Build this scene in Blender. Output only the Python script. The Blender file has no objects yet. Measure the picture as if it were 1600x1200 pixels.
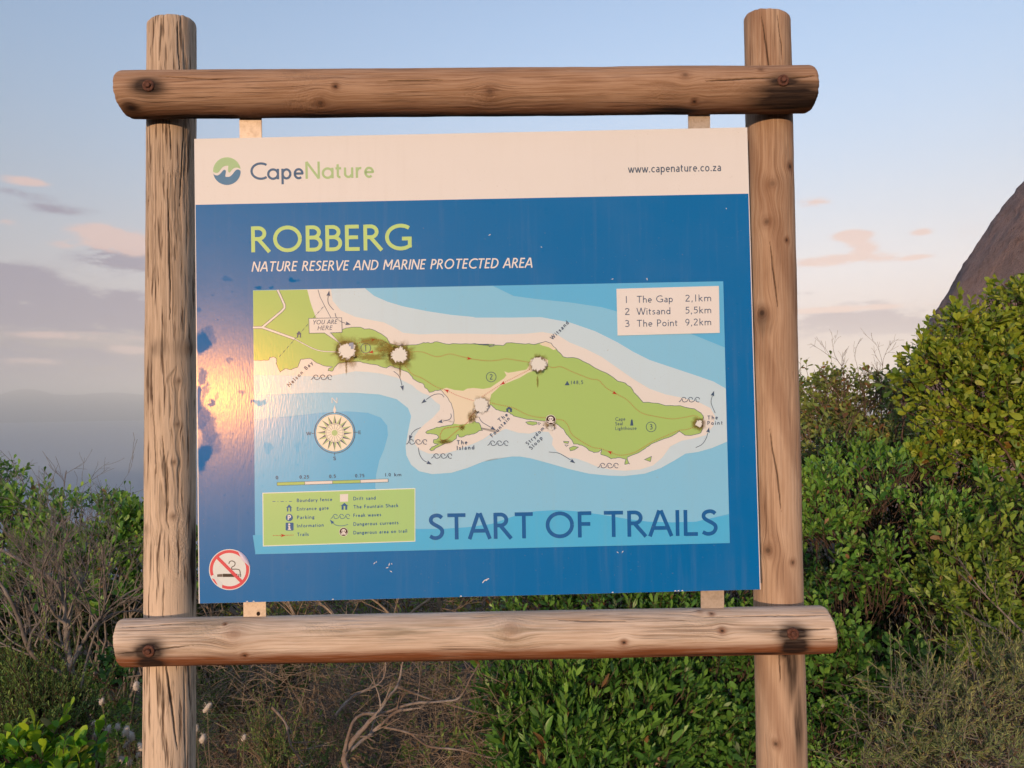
import bpy, bmesh, math, random
import numpy as np
from mathutils import Vector, Matrix

# ------------------------------------------------------------------ camera, sky, sun, exposure
SC = bpy.context.scene
COL = SC.collection
FPX = 1202.0                                   # focal length in photo pixels (1600 wide)
CAM_POS = Vector((0.0, -1.66, 1.60))
cam = bpy.data.cameras.new('camera')
cam.sensor_width = 36.0
cam.lens = FPX / 1600.0 * 36.0
cam.clip_start = 0.05
cam.clip_end = 80000.0
CAM_ROT = (Matrix.Rotation(math.radians(-0.6), 3, 'Z') @ Matrix.Rotation(math.radians(91.5), 3, 'X')
           @ Matrix.Rotation(math.radians(-0.6), 3, 'Z'))
cam_o = bpy.data.objects.new('camera', cam)
COL.objects.link(cam_o)
cam_o.matrix_world = Matrix.Translation(CAM_POS) @ CAM_ROT.to_4x4()
SC.camera = cam_o

SUN_EL = math.radians(4.0)
SUN_ROT = math.radians(200.5)                  # clockwise from +Y: behind the camera, to the left
TO_SUN = Vector((math.sin(SUN_ROT) * math.cos(SUN_EL), math.cos(SUN_ROT) * math.cos(SUN_EL), math.sin(SUN_EL)))
sun = bpy.data.lights.new('sun', 'SUN')
sun.energy = 2.75
sun.angle = math.radians(0.6)
sun.color = (1.0, 0.67, 0.42)
sun_o = bpy.data.objects.new('sun', sun)
COL.objects.link(sun_o)
sun_o.rotation_euler = TO_SUN.to_track_quat('Z', 'Y').to_euler()

SC.view_settings.view_transform = 'Standard'
SC.view_settings.look = 'None'
SC.view_settings.gamma = 1.0
SC.view_settings.use_curve_mapping = False
SC.view_settings.exposure = 1.50
SC.render.engine = 'CYCLES'
SC.cycles.max_bounces = 3
SC.cycles.diffuse_bounces = 2
SC.cycles.glossy_bounces = 2
SC.cycles.transmission_bounces = 2
SC.cycles.transparent_max_bounces = 6
SC.cycles.volume_bounces = 0
SC.cycles.caustics_reflective = False
SC.cycles.caustics_refractive = False
SC.cycles.use_adaptive_sampling = True
SC.cycles.adaptive_threshold = 0.02
SC.cycles.use_denoising = True


class G:
    """tiny node-graph helper"""
    def __init__(self, nt):
        self.nt = nt

    def n(self, kind, **props):
        node = self.nt.nodes.new('ShaderNode' + kind)
        for k, v in props.items():
            setattr(node, k, v)
        return node

    def put(self, sock, v):
        if hasattr(v, 'is_linked') or hasattr(v, 'links'):
            self.nt.links.new(v, sock)
        elif v is not None:
            if isinstance(v, (tuple, list)) and len(v) == 3 and sock.type == 'RGBA':
                v = (*v, 1.0)
            sock.default_value = v

    def m(self, op, a, b=None, c=None, clamp=False):
        node = self.n('Math', operation=op, use_clamp=clamp)
        self.put(node.inputs[0], a)
        if b is not None:
            self.put(node.inputs[1], b)
        if c is not None:
            self.put(node.inputs[2], c)
        return node.outputs[0]

    def vm(self, op, a, b=None, s=None):
        node = self.n('VectorMath', operation=op)
        self.put(node.inputs[0], a)
        if b is not None:
            self.put(node.inputs[1], b)
        if s is not None:
            self.put(node.inputs['Scale'], s)
        return node.outputs['Value'] if op in ('DOT_PRODUCT', 'LENGTH') else node.outputs[0]

    def mix(self, f, a, b, blend='MIX'):
        node = self.n('Mix', data_type='RGBA', blend_type=blend)
        self.put(node.inputs[0], f)
        self.put(node.inputs[6], a)
        self.put(node.inputs[7], b)
        return node.outputs[2]

    def step(self, x, a, b, lo=0.0, hi=1.0):
        node = self.n('MapRange', interpolation_type='SMOOTHSTEP')
        self.put(node.inputs[0], x)
        for i, v in zip((1, 2, 3, 4), (a, b, lo, hi)):
            self.put(node.inputs[i], v)
        return node.outputs[0]

    def noise(self, vec, scale, detail=4.0, rough=0.55, dist=0.0):
        node = self.n('TexNoise')
        self.put(node.inputs['Vector'], vec)
        node.inputs['Scale'].default_value = scale
        node.inputs['Detail'].default_value = detail
        node.inputs['Roughness'].default_value = rough
        node.inputs['Distortion'].default_value = dist
        return node.outputs[0]

    def attr(self, name, out='Fac'):
        node = self.n('Attribute', attribute_name=name)
        return node.outputs[out]

    def ramp(self, f, stops):
        node = self.n('ValToRGB')
        els = node.color_ramp.elements
        while len(els) < len(stops):
            els.new(0.5)
        for e, (p, c) in zip(els, stops):
            e.position = p
            e.color = (*c, 1.0)
        self.put(node.inputs[0], f)
        return node.outputs[0]


def lin(*c):
    return tuple(((x / 255) / 12.92 if x / 255 <= 0.04045 else ((x / 255 + 0.055) / 1.055) ** 2.4) for x in c)


# ---- sky: physical sky plus evening cloud banks, given as directions at infinity
world = bpy.data.worlds.new('World')
SC.world = world
world.use_nodes = True
world.cycles.sampling_method = 'MANUAL'
world.cycles.sample_map_resolution = 512
g = G(world.node_tree)
bg = world.node_tree.nodes['Background']
sky = g.n('TexSky', sky_type='NISHITA', sun_disc=False)
sky.sun_elevation = SUN_EL
sky.sun_rotation = SUN_ROT
sky.altitude = 100.0
sky.air_density = 1.0
sky.dust_density = 0.4
sky.ozone_density = 1.5
SKY_STRENGTH = 0.15
bg.inputs[1].default_value = SKY_STRENGTH
dirv = g.n('TexCoord').outputs['Generated']
sep = g.n('SeparateXYZ')
g.put(sep.inputs[0], dirv)
az = g.m('ARCTAN2', sep.outputs[0], sep.outputs[1])
el = g.m('ARCSINE', sep.outputs[2])
# low, thick evening air takes the yellow out of the horizon (brightness is kept)
lum = g.vm('DOT_PRODUCT', sky.outputs[0], (0.25, 0.65, 0.10))
pale = g.vm('SCALE', (0.50, 0.485, 0.492), s=lum)
skyc = g.mix(g.step(el, 0.50, 0.0, 0.0, 0.97), sky.outputs[0], pale)
skyc = g.mix(1.0, skyc, (1.10, 0.975, 1.06), 'MULTIPLY')
skyc = g.vm('SCALE', skyc, s=g.step(el, 0.0, 0.17, 0.44, 1.0))
cc = g.n('CombineXYZ')
g.put(cc.inputs[0], az)
g.put(cc.inputs[1], g.m('MULTIPLY', el, 2.6))
ae = g.n('CombineXYZ')
g.put(ae.inputs[0], az)
g.put(ae.inputs[1], el)
cn = g.noise(cc.outputs[0], 11.0, 5.0, 0.62)
cn2 = g.noise(cc.outputs[0], 45.0, 3.0, 0.6)
cnn = g.m('ADD', g.m('MULTIPLY', cn, 0.65), g.m('MULTIPLY', cn2, 0.35))


def blobs(lst):
    tot = 0.0
    for (u, v, wu, wv, s) in lst:
        a0 = math.atan((u - 800) / FPX) + math.radians(0.6)
        e0 = (633 - v) / FPX * math.cos(a0)
        ka, ke = FPX / wu / math.cos(a0) ** 2, FPX / wv
        node = g.n('VectorMath', operation='MULTIPLY_ADD')
        g.put(node.inputs[0], ae.outputs[0])
        node.inputs[1].default_value = (ka, ke, 0)
        node.inputs[2].default_value = (-a0 * ka, -e0 * ke, 0)
        q = g.vm('DOT_PRODUCT', node.outputs[0], node.outputs[0])
        tot = g.m('MULTIPLY_ADD', g.m('POWER', 0.36788, q), s, tot)
    return tot


mauve = blobs([(95, 480, 230, 30, 2.3), (20, 428, 65, 20, 1.5), (190, 402, 75, 18, 1.5), (85, 326, 70, 9, .7), (40, 302, 70, 7, .7),
               (60, 545, 150, 14, .7), (60, 585, 300, 24, 1.6), (1340, 512, 170, 20, 1.7), (1258, 466, 30, 5, .8), (1390, 478, 90, 5, .6)])
pink = blobs([(45, 285, 45, 7, 1.0), (12, 346, 28, 6, .9), (165, 368, 55, 15, 1.6), (205, 384, 45, 12, 1.5), (120, 520, 110, 7, 1.2), (95, 380, 30, 6, .7),
              (55, 560, 60, 7, .9), (210, 541, 50, 8, 1.1), (1275, 326, 38, 9, 1.0), (1338, 376, 30, 8, 1.5), (1352, 394, 24, 8, 1.4), (1300, 490, 160, 5, 1.3),
              (1318, 413, 80, 8, 1.8), (1448, 371, 20, 5, 1.0), (1430, 411, 40, 4, .8)])
# scattered low cloud everywhere round the horizon
band = g.m('MULTIPLY', g.step(el, 0.02, 0.06), g.step(el, 0.30, 0.12))
scat = g.m('MULTIPLY', g.step(g.noise(cc.outputs[0], 3.3, 3.0, 0.6), 0.60, 0.76), band)
cv = g.m('MULTIPLY_ADD', cnn, 5.0, -1.6)
mm = g.step(g.m('MULTIPLY', mauve, cv), 0.25, 0.95, 0.0, 0.88)
pm = g.step(g.m('MULTIPLY', pink, cv), 0.22, 0.95, 0.0, 0.85)
K = 1.0 / SKY_STRENGTH / 2.79
CM = tuple(x * K for x in lin(152, 146, 166))
CP = tuple(x * K for x in lin(230, 198, 190))
skyc = g.mix(g.m('MULTIPLY', scat, 0.25), skyc, CP)
skyc = g.mix(mm, skyc, CM)
skyc = g.mix(pm, skyc, CP)
g.put(bg.inputs[0], skyc)

# ------------------------------------------------------------------ helpers
RNG = np.random.default_rng(7)
CR = np.array(CAM_ROT)
CP0 = np.array(CAM_POS)


def ray(u, v):
    u = np.asarray(u, float)
    v = np.asarray(v, float)
    d = np.stack([(u - 800) / FPX, -(v - 600) / FPX, -np.ones_like(u)], -1)
    return d @ CR.T


def at_y(u, v, y):
    """point of the photo's pixel (u, v) on the upright plane Y = y"""
    d = ray(u, v)
    return CP0 + d * ((y - CP0[1]) / d[..., 1])[..., None]


def link(o, parent=None):
    COL.objects.link(o)
    if parent is not None:
        o.parent = parent
        o.matrix_parent_inverse = parent.matrix_world.inverted()
    return o


def empty(name, loc, label=None, cat=None, group=None):
    o = bpy.data.objects.new(name, None)
    o.empty_display_size = 0.1
    o.location = loc
    COL.objects.link(o)
    o.matrix_world = Matrix.Translation(loc)
    tag(o, label, cat, group)
    return o


def tag(o, label=None, cat=None, group=None, kind=None):
    if label: o['label'] = label
    if cat: o['category'] = cat
    if group: o['group'] = group
    if kind: o['kind'] = kind
    return o


def np_mesh(name, V, F, smooth=True):
    """V (n,3); F list of arrays (m,k)"""
    me = bpy.data.meshes.new(name)
    V = np.asarray(V, np.float32)
    if isinstance(F, np.ndarray):
        F = [F]
    me.vertices.add(len(V))
    me.vertices.foreach_set('co', V.ravel())
    nl = sum(f.size for f in F)
    npoly = sum(len(f) for f in F)
    me.loops.add(nl)
    me.polygons.add(npoly)
    me.loops.foreach_set('vertex_index', np.concatenate([f.ravel() for f in F]).astype(np.int32))
    tot = np.concatenate([np.full(len(f), f.shape[1], np.int32) for f in F])
    st = np.concatenate([[0], np.cumsum(tot)[:-1]]).astype(np.int32)
    me.polygons.foreach_set('loop_start', st)
    me.polygons.foreach_set('loop_total', tot)
    me.polygons.foreach_set('use_smooth', np.full(npoly, smooth, bool))
    me.update(calc_edges=True)
    return me


def fattr(me, name, arr):
    a = np.asarray(arr, np.float32)
    if a.ndim == 1:
        at = me.attributes.new(name, 'FLOAT', 'POINT')
        at.data.foreach_set('value', a)
    else:
        at = me.attributes.new(name, 'FLOAT_VECTOR', 'POINT')
        at.data.foreach_set('vector', a.ravel())


def obj(name, me, mat, parent=None):
    if mat is not None and not me.materials:
        me.materials.append(mat)
    return link(bpy.data.objects.new(name, me), parent)


def vhash(i, j, k):
    h = (i * 374761393 + j * 668265263 + k * 2147483647 + 974711) & 0xffffffff
    h = ((h ^ (h >> 13)) * 1274126177) & 0xffffffff
    return ((h ^ (h >> 16)) & 0xffff) / 65535.0


def vnoise(x, y, z=0.0, seed=0):
    x, y = np.broadcast_arrays(np.asarray(x, float), np.asarray(y, float))
    z = np.broadcast_to(np.asarray(z, float), x.shape)
    i, j, k = np.floor(x).astype(np.int64), np.floor(y).astype(np.int64), np.floor(z).astype(np.int64)
    fx, fy, fz = x - i, y - j, z - k
    fx, fy, fz = [f * f * (3 - 2 * f) for f in (fx, fy, fz)]
    r = 0
    for a in (0, 1):
        for b in (0, 1):
            for c in (0, 1):
                r = r + vhash(i + a + seed * 57, j + b + seed * 131, k + c) * (fx if a else 1 - fx) * (fy if b else 1 - fy) * (fz if c else 1 - fz)
    return r


def fbm(x, y, z=0.0, o=4, seed=0):
    r, a, s = 0, 0.5, 1.0
    for q in range(o):
        r = r + a * vnoise(np.asarray(x) * s, np.asarray(y) * s, np.asarray(z) * s, seed + q * 11)
        a *= 0.5
        s *= 2.03
    return r


def smst(x, a, b):
    t = np.clip((x - a) / (b - a), 0, 1)
    return t * t * (3 - 2 * t)


def new_mat(name):
    m = bpy.data.materials.new(name)
    m.use_nodes = True
    nt = m.node_tree
    b = nt.nodes['Principled BSDF']
    return m, G(nt), b


def tubes(paths, sides=5):
    """paths: list of (pts (n,3), radii (n,)) -> V, F of one joined mesh of tapered tubes"""
    VV, FF, base = [], [], 0
    ang = np.arange(sides) / sides * 2 * np.pi
    ca, sa = np.cos(ang), np.sin(ang)
    for pts, rad in paths:
        pts = np.asarray(pts, float)
        rad = np.asarray(rad, float)
        n = len(pts)
        t = np.gradient(pts, axis=0)
        t /= np.linalg.norm(t, axis=1)[:, None] + 1e-9
        ref = np.array([0.31, 0.17, 0.93]) if abs(t[0, 2]) < 0.9 else np.array([1.0, 0.2, 0.1])
        a = np.cross(t, ref)
        a /= np.linalg.norm(a, axis=1)[:, None] + 1e-9
        b = np.cross(t, a)
        ring = pts[:, None, :] + rad[:, None, None] * (ca[None, :, None] * a[:, None, :] + sa[None, :, None] * b[:, None, :])
        VV.append(ring.reshape(-1, 3))
        i = np.arange(n - 1)[:, None] * sides + np.arange(sides)[None, :]
        j = np.arange(n - 1)[:, None] * sides + (np.arange(sides)[None, :] + 1) % sides
        FF.append(np.stack([i, j, j + sides, i + sides], -1).reshape(-1, 4) + base)
        base += n * sides
    return np.concatenate(VV), np.concatenate(FF)


# ------------------------------------------------------------------ ground, sea, far coast, rock
def soil_mat():
    m, g, b = new_mat('soil_litter')
    p = g.n('NewGeometry').outputs['Position']
    n1 = g.noise(p, 3.0, 6)
    n2 = g.noise(p, 40.0, 6, 0.7)
    c = g.ramp(n1, [(0.3, (0.032, 0.022, 0.014)), (0.55, (0.070, 0.048, 0.031)), (0.75, (0.036, 0.040, 0.017))])
    c = g.mix(g.m('MULTIPLY', n2, 0.6), c, (0.095, 0.070, 0.046))
    g.put(b.inputs['Base Color'], c)
    b.inputs['Roughness'].default_value = 0.95
    bp = g.n('Bump')
    bp.inputs['Distance'].default_value = 0.02
    g.put(bp.inputs['Height'], n2)
    g.put(b.inputs['Normal'], bp.outputs[0])
    return m


def ground_z(x, y):
    x = np.asarray(x, float)
    y = np.asarray(y, float)
    z = 0.06 * (fbm(x * 0.8, y * 0.8, 0, 3, 3) - 0.5)
    fall = np.clip(y - 6.0 + 0.25 * np.clip(-x, 0, 40), 0, None)
    right = smst(x, 2.0, 9.0) * smst(y, 60, 30)
    z = z - (1 - 0.85 * right) * 0.34 * fall ** 1.02
    z = z + 0.35 * smst(x, 1.0, 4.0) * smst(y, 0.5, 3.0)
    return z


gx = np.concatenate([-np.geomspace(600, 6, 40), np.linspace(-5.6, 8, 60), np.geomspace(8.6, 600, 40)])
gy = np.concatenate([-np.geomspace(900, 5, 36), np.linspace(-4.5, 9, 70), np.geomspace(9.5, 420, 44)])
X, Y = np.meshgrid(gx, gy)
Z = ground_z(X, Y)
nx, ny = len(gx), len(gy)
ii = (np.arange(ny - 1)[:, None] * nx + np.arange(nx - 1)[None, :])
F = np.stack([ii, ii + 1, ii + nx + 1, ii + nx], -1).reshape(-1, 4)
tag(obj('ground', np_mesh('ground', np.stack([X, Y, Z], -1).reshape(-1, 3), F), soil_mat()), kind='structure')

SEA_Z = -85.0
m, g, b = new_mat('sea_water')
b.inputs['Base Color'].default_value = (0.10, 0.165, 0.235, 1)
b.inputs['Roughness'].default_value = 0.3
p = g.n('NewGeometry').outputs['Position']
bp = g.n('Bump')
bp.inputs['Distance'].default_value = 0.6
bp.inputs['Strength'].default_value = 0.25
g.put(bp.inputs['Height'], g.noise(p, 0.15, 5, 0.6))
g.put(b.inputs['Normal'], bp.outputs[0])
S = 19000.0
tag(obj('sea', np_mesh('sea', [(-S, -S, SEA_Z), (S, -S, SEA_Z), (S, S, SEA_Z), (-S, S, SEA_Z)], np.array([[0, 1, 2, 3]])), m), kind='structure')

# far coastal range across the bay
m, g, b = new_mat('far_hills')
b.inputs['Base Color'].default_value = (0.07, 0.08, 0.06, 1)
b.inputs['Roughness'].default_value = 1.0
nh, nd = 260, 14
aa = np.linspace(math.radians(-62), math.radians(10), nh)
uu = 800 + FPX * np.tan(aa)
prof = 18 + 13 * np.exp(-((uu - 55) / 45) ** 2) + 9 * np.exp(-((uu - 190) / 60) ** 2) + 9 * np.exp(-((uu + 300) / 160) ** 2) - 7 * smst(uu, 250, 900)
prof = prof + 6 * (fbm(uu / 40, 0 * uu, 0, 4, 5) - 0.5)
hgt = prof / FPX * 6500.0 + 85
V = []
for k in range(nd):
    f = k / (nd - 1)
    w = math.sin(f * math.pi / 2) ** 1.3 if k < nd - 1 else 1.0
    R = 6000.0 + 1500.0 * f
    rid = 1 + 0.25 * (fbm(uu / 22, np.full_like(uu, f * 6), 0, 4, 9) - 0.5) * (1 - f)
    V.append(np.stack([R * np.sin(aa), R * np.cos(aa), SEA_Z - 2 + hgt * w * rid], -1))
V.append(np.stack([8600 * np.sin(aa), 8600 * np.cos(aa), np.full(nh, SEA_Z - 3.0)], -1))
V = np.concatenate(V)
ii = (np.arange(nd)[:, None] * nh + np.arange(nh - 1)[None, :])
F = np.stack([ii, ii + 1, ii + nh + 1, ii + nh], -1).reshape(-1, 4)
tag(obj('hills', np_mesh('hills', V, F), m), kind='structure')

# big rounded rock behind the bush at the right edge
m, g, b = new_mat('brown_rock')
p = g.n('NewGeometry').outputs['Position']
n1 = g.noise(p, 1.1, 5, 0.6)
n2 = g.noise(p, 9.0, 6, 0.7)
n3 = g.noise(p, 38.0, 4, 0.7)
c = g.ramp(n1, [(0.3, (0.38, 0.265, 0.235)), (0.6, (0.47, 0.32, 0.285)), (0.8, (0.40, 0.315, 0.28))])
c = g.mix(g.step(n2, 0.45, 0.7, 0, 0.6), c, (0.24, 0.145, 0.125))
c = g.mix(g.step(n3, 0.55, 0.75, 0, 0.5), c, (0.42, 0.29, 0.25))
g.put(b.inputs['Base Color'], c)
b.inputs['Roughness'].default_value = 0.95
bp = g.n('Bump')
bp.inputs['Distance'].default_value = 0.12
g.put(bp.inputs['Height'], g.m('ADD', n2, g.m('MULTIPLY', n3, 0.5)))
g.put(b.inputs['Normal'], bp.outputs[0])
zp = np.array([-1.6, -0.6, 0.4, 1.3, 2.1, 2.88, 3.6, 4.3, 4.85, 5.25, 5.45, 5.5])
rp = np.array([6.0, 5.65, 5.25, 4.80, 4.34, 3.84, 3.28, 2.60, 1.90, 1.15, 0.50, 0.02])
nz, nth = 120, 240
sp = np.linspace(0, 1, nz)
zz = np.interp(sp, np.linspace(0, 1, len(zp)), zp)
rr = np.interp(sp, np.linspace(0, 1, len(zp)), rp)
th = np.linspace(0, 2 * np.pi, nth, endpoint=False)
TH, ZZ = np.meshgrid(th, zz)
RR = np.repeat(rr[:, None], nth, 1)
px, py, pz = np.cos(TH) * RR, np.sin(TH) * RR, ZZ
dis = 0.12 * (fbm(px * 1.2 + 9, py * 1.2 + 5, pz * 1.2 + 7, 4, 2) - 0.5) + 0.10 * (fbm(px * 7 + 40, py * 7 + 40, pz * 7 + 40, 3, 4) - 0.5)
dis = dis * np.clip(RR / 1.0, 0, 1)
ROCK = np.array([11.24, 8.6, 1.6])
V = np.stack([px * (1 + dis / 4), py * (1 + dis / 4), pz + dis * 0.5], -1).reshape(-1, 3) + ROCK
ii = np.arange(nz - 1)[:, None] * nth + np.arange(nth)[None, :]
jj = np.arange(nz - 1)[:, None] * nth + (np.arange(nth)[None, :] + 1) % nth
F = np.stack([ii, jj, jj + nth, ii + nth], -1).reshape(-1, 4)
tag(obj('rock', np_mesh('rock', V, F), m), 'huge smooth reddish brown rock rising behind the bush at right edge', 'rock')

# evening haze over the bay
m = bpy.data.materials.new('haze')
m.use_nodes = True
nt = m.node_tree
nt.nodes.remove(nt.nodes['Principled BSDF'])
pv = nt.nodes.new('ShaderNodeVolumePrincipled')
pv.inputs['Color'].default_value = (0.80, 0.92, 1.0, 1)
pv.inputs['Density'].default_value = 3.8e-4
pv.inputs['Anisotropy'].default_value = -0.33
nt.links.new(pv.outputs[0], nt.nodes['Material Output'].inputs['Volume'])
a, z0, z1 = 19500.0, SEA_Z - 6, 190.0
V = [(-a, -a, z0), (a, -a, z0), (a, a, z0), (-a, a, z0), (-a, -a, z1), (a, -a, z1), (a, a, z1), (-a, a, z1)]
F = np.array([[0, 3, 2, 1], [4, 5, 6, 7], [0, 1, 5, 4], [1, 2, 6, 5], [2, 3, 7, 6], [3, 0, 4, 7]])
tag(obj('haze', np_mesh('haze', V, F, False), m), kind='stuff')

# ------------------------------------------------------------------ the sign: logs
def wood_mat(name, light, mid, dark, red, fleck, fleckcol, bump=0.5, green=0.0):
    m, g, b = new_mat(name)
    v = g.attr('grain', 'Vector')
    sx = lambda a, b_, c_=1.0: g.vm('MULTIPLY', v, (a, b_, c_))
    band = g.noise(sx(38, 2.2), 1.0, 4, 0.55)
    fibre = g.noise(sx(420, 9), 1.0, 3, 0.6)
    fl = g.noise(sx(150, 9), 1.0, 3, 0.6)
    blot = g.noise(sx(14, 7), 1.0, 4, 0.6)
    hair = g.noise(sx(95, 1.3, 2.0), 1.0, 2, 0.5)
    c = g.ramp(g.m('ADD', g.m('MULTIPLY', band, 0.6), g.m('MULTIPLY', blot, 0.4)), [(0.32, dark), (0.5, mid), (0.66, light)])
    strk = g.noise(sx(210, 3.5), 1.0, 3, 0.6)
    c = g.mix(g.m('MULTIPLY', g.step(strk, 0.42, 0.7), 0.5), c, light)
    c = g.mix(g.m('MULTIPLY', g.step(strk, 0.52, 0.30), 0.55), c, dark)
    c = g.mix(g.m('MULTIPLY', g.step(fibre, 0.45, 0.7), 0.45), c, light)
    c = g.mix(g.m('MULTIPLY', g.step(fibre, 0.52, 0.32), 0.50), c, dark)
    c = g.mix(g.m('MULTIPLY', g.attr('pale'), g.m('ADD', 0.35, fibre), clamp=True), c, tuple(min(0.8, x * 1.18) for x in light))
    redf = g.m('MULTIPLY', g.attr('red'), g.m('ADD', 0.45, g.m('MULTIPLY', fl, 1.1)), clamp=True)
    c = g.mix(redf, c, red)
    if green:
        c = g.mix(g.m('MULTIPLY', g.m('MULTIPLY', g.attr('alga'), g.step(fl, 0.35, 0.7)), green), c, (0.16, 0.145, 0.075))
    flm = g.m('MULTIPLY', g.step(fl, 0.60 - 0.07 * fleck, 0.74 - 0.05 * fleck), min(1.0, fleck))
    c = g.mix(flm, c, fleckcol)
    hl = g.m('SUBTRACT', 1.0, g.m('MULTIPLY', g.m('ABSOLUTE', g.m('SUBTRACT', hair, 0.5)), 60.0), clamp=True)
    hl = g.m('MULTIPLY', hl, g.step(g.noise(sx(6, 3, 5), 1.0, 2), 0.48, 0.62))
    c = g.mix(g.m('MULTIPLY', hl, 0.55), c, fleckcol)
    # knots: rings round a dark heart
    kn = g.attr('knot')
    kr = g.attr('knotr')
    rings = g.m('SINE', g.m('MULTIPLY', kr, 26.0))
    kc = g.mix(g.m('MULTIPLY_ADD', rings, 0.3, 0.35), red, fleckcol)
    c = g.mix(g.m('MULTIPLY', kn, 0.8), c, kc)
    c = g.mix(g.m('MULTIPLY', g.attr('heart'), 0.9), c, (0.018, 0.010, 0.008))
    c = g.mix(g.m('MULTIPLY', g.attr('crack'), 0.85), c, (0.022, 0.014, 0.010))
    c = g.mix(g.m('MULTIPLY', g.attr('stain'), g.m('ADD', 0.7, g.m('MULTIPLY', fl, 0.5)), clamp=True), c, (0.020, 0.012, 0.010))
    g.put(b.inputs['Base Color'], c)
    b.inputs['Roughness'].default_value = 0.78
    b.inputs['Specular IOR Level'].default_value = 0.25
    h = g.m('ADD', g.m('MULTIPLY', fibre, 0.5), g.m('MULTIPLY', flm, -0.9))
    h = g.m('ADD', h, g.m('MULTIPLY', hl, -0.8))
    h = g.m('ADD', h, g.m('MULTIPLY', g.attr('rough'), g.m('MULTIPLY', g.noise(sx(260, 190), 1.0, 2), 1.6)))
    bp = g.n('Bump')
    bp.inputs['Distance'].default_value = 0.0022
    bp.inputs['Strength'].default_value = bump
    g.put(bp.inputs['Height'], h)
    g.put(b.inputs['Normal'], bp.outputs[0])
    return m


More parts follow.
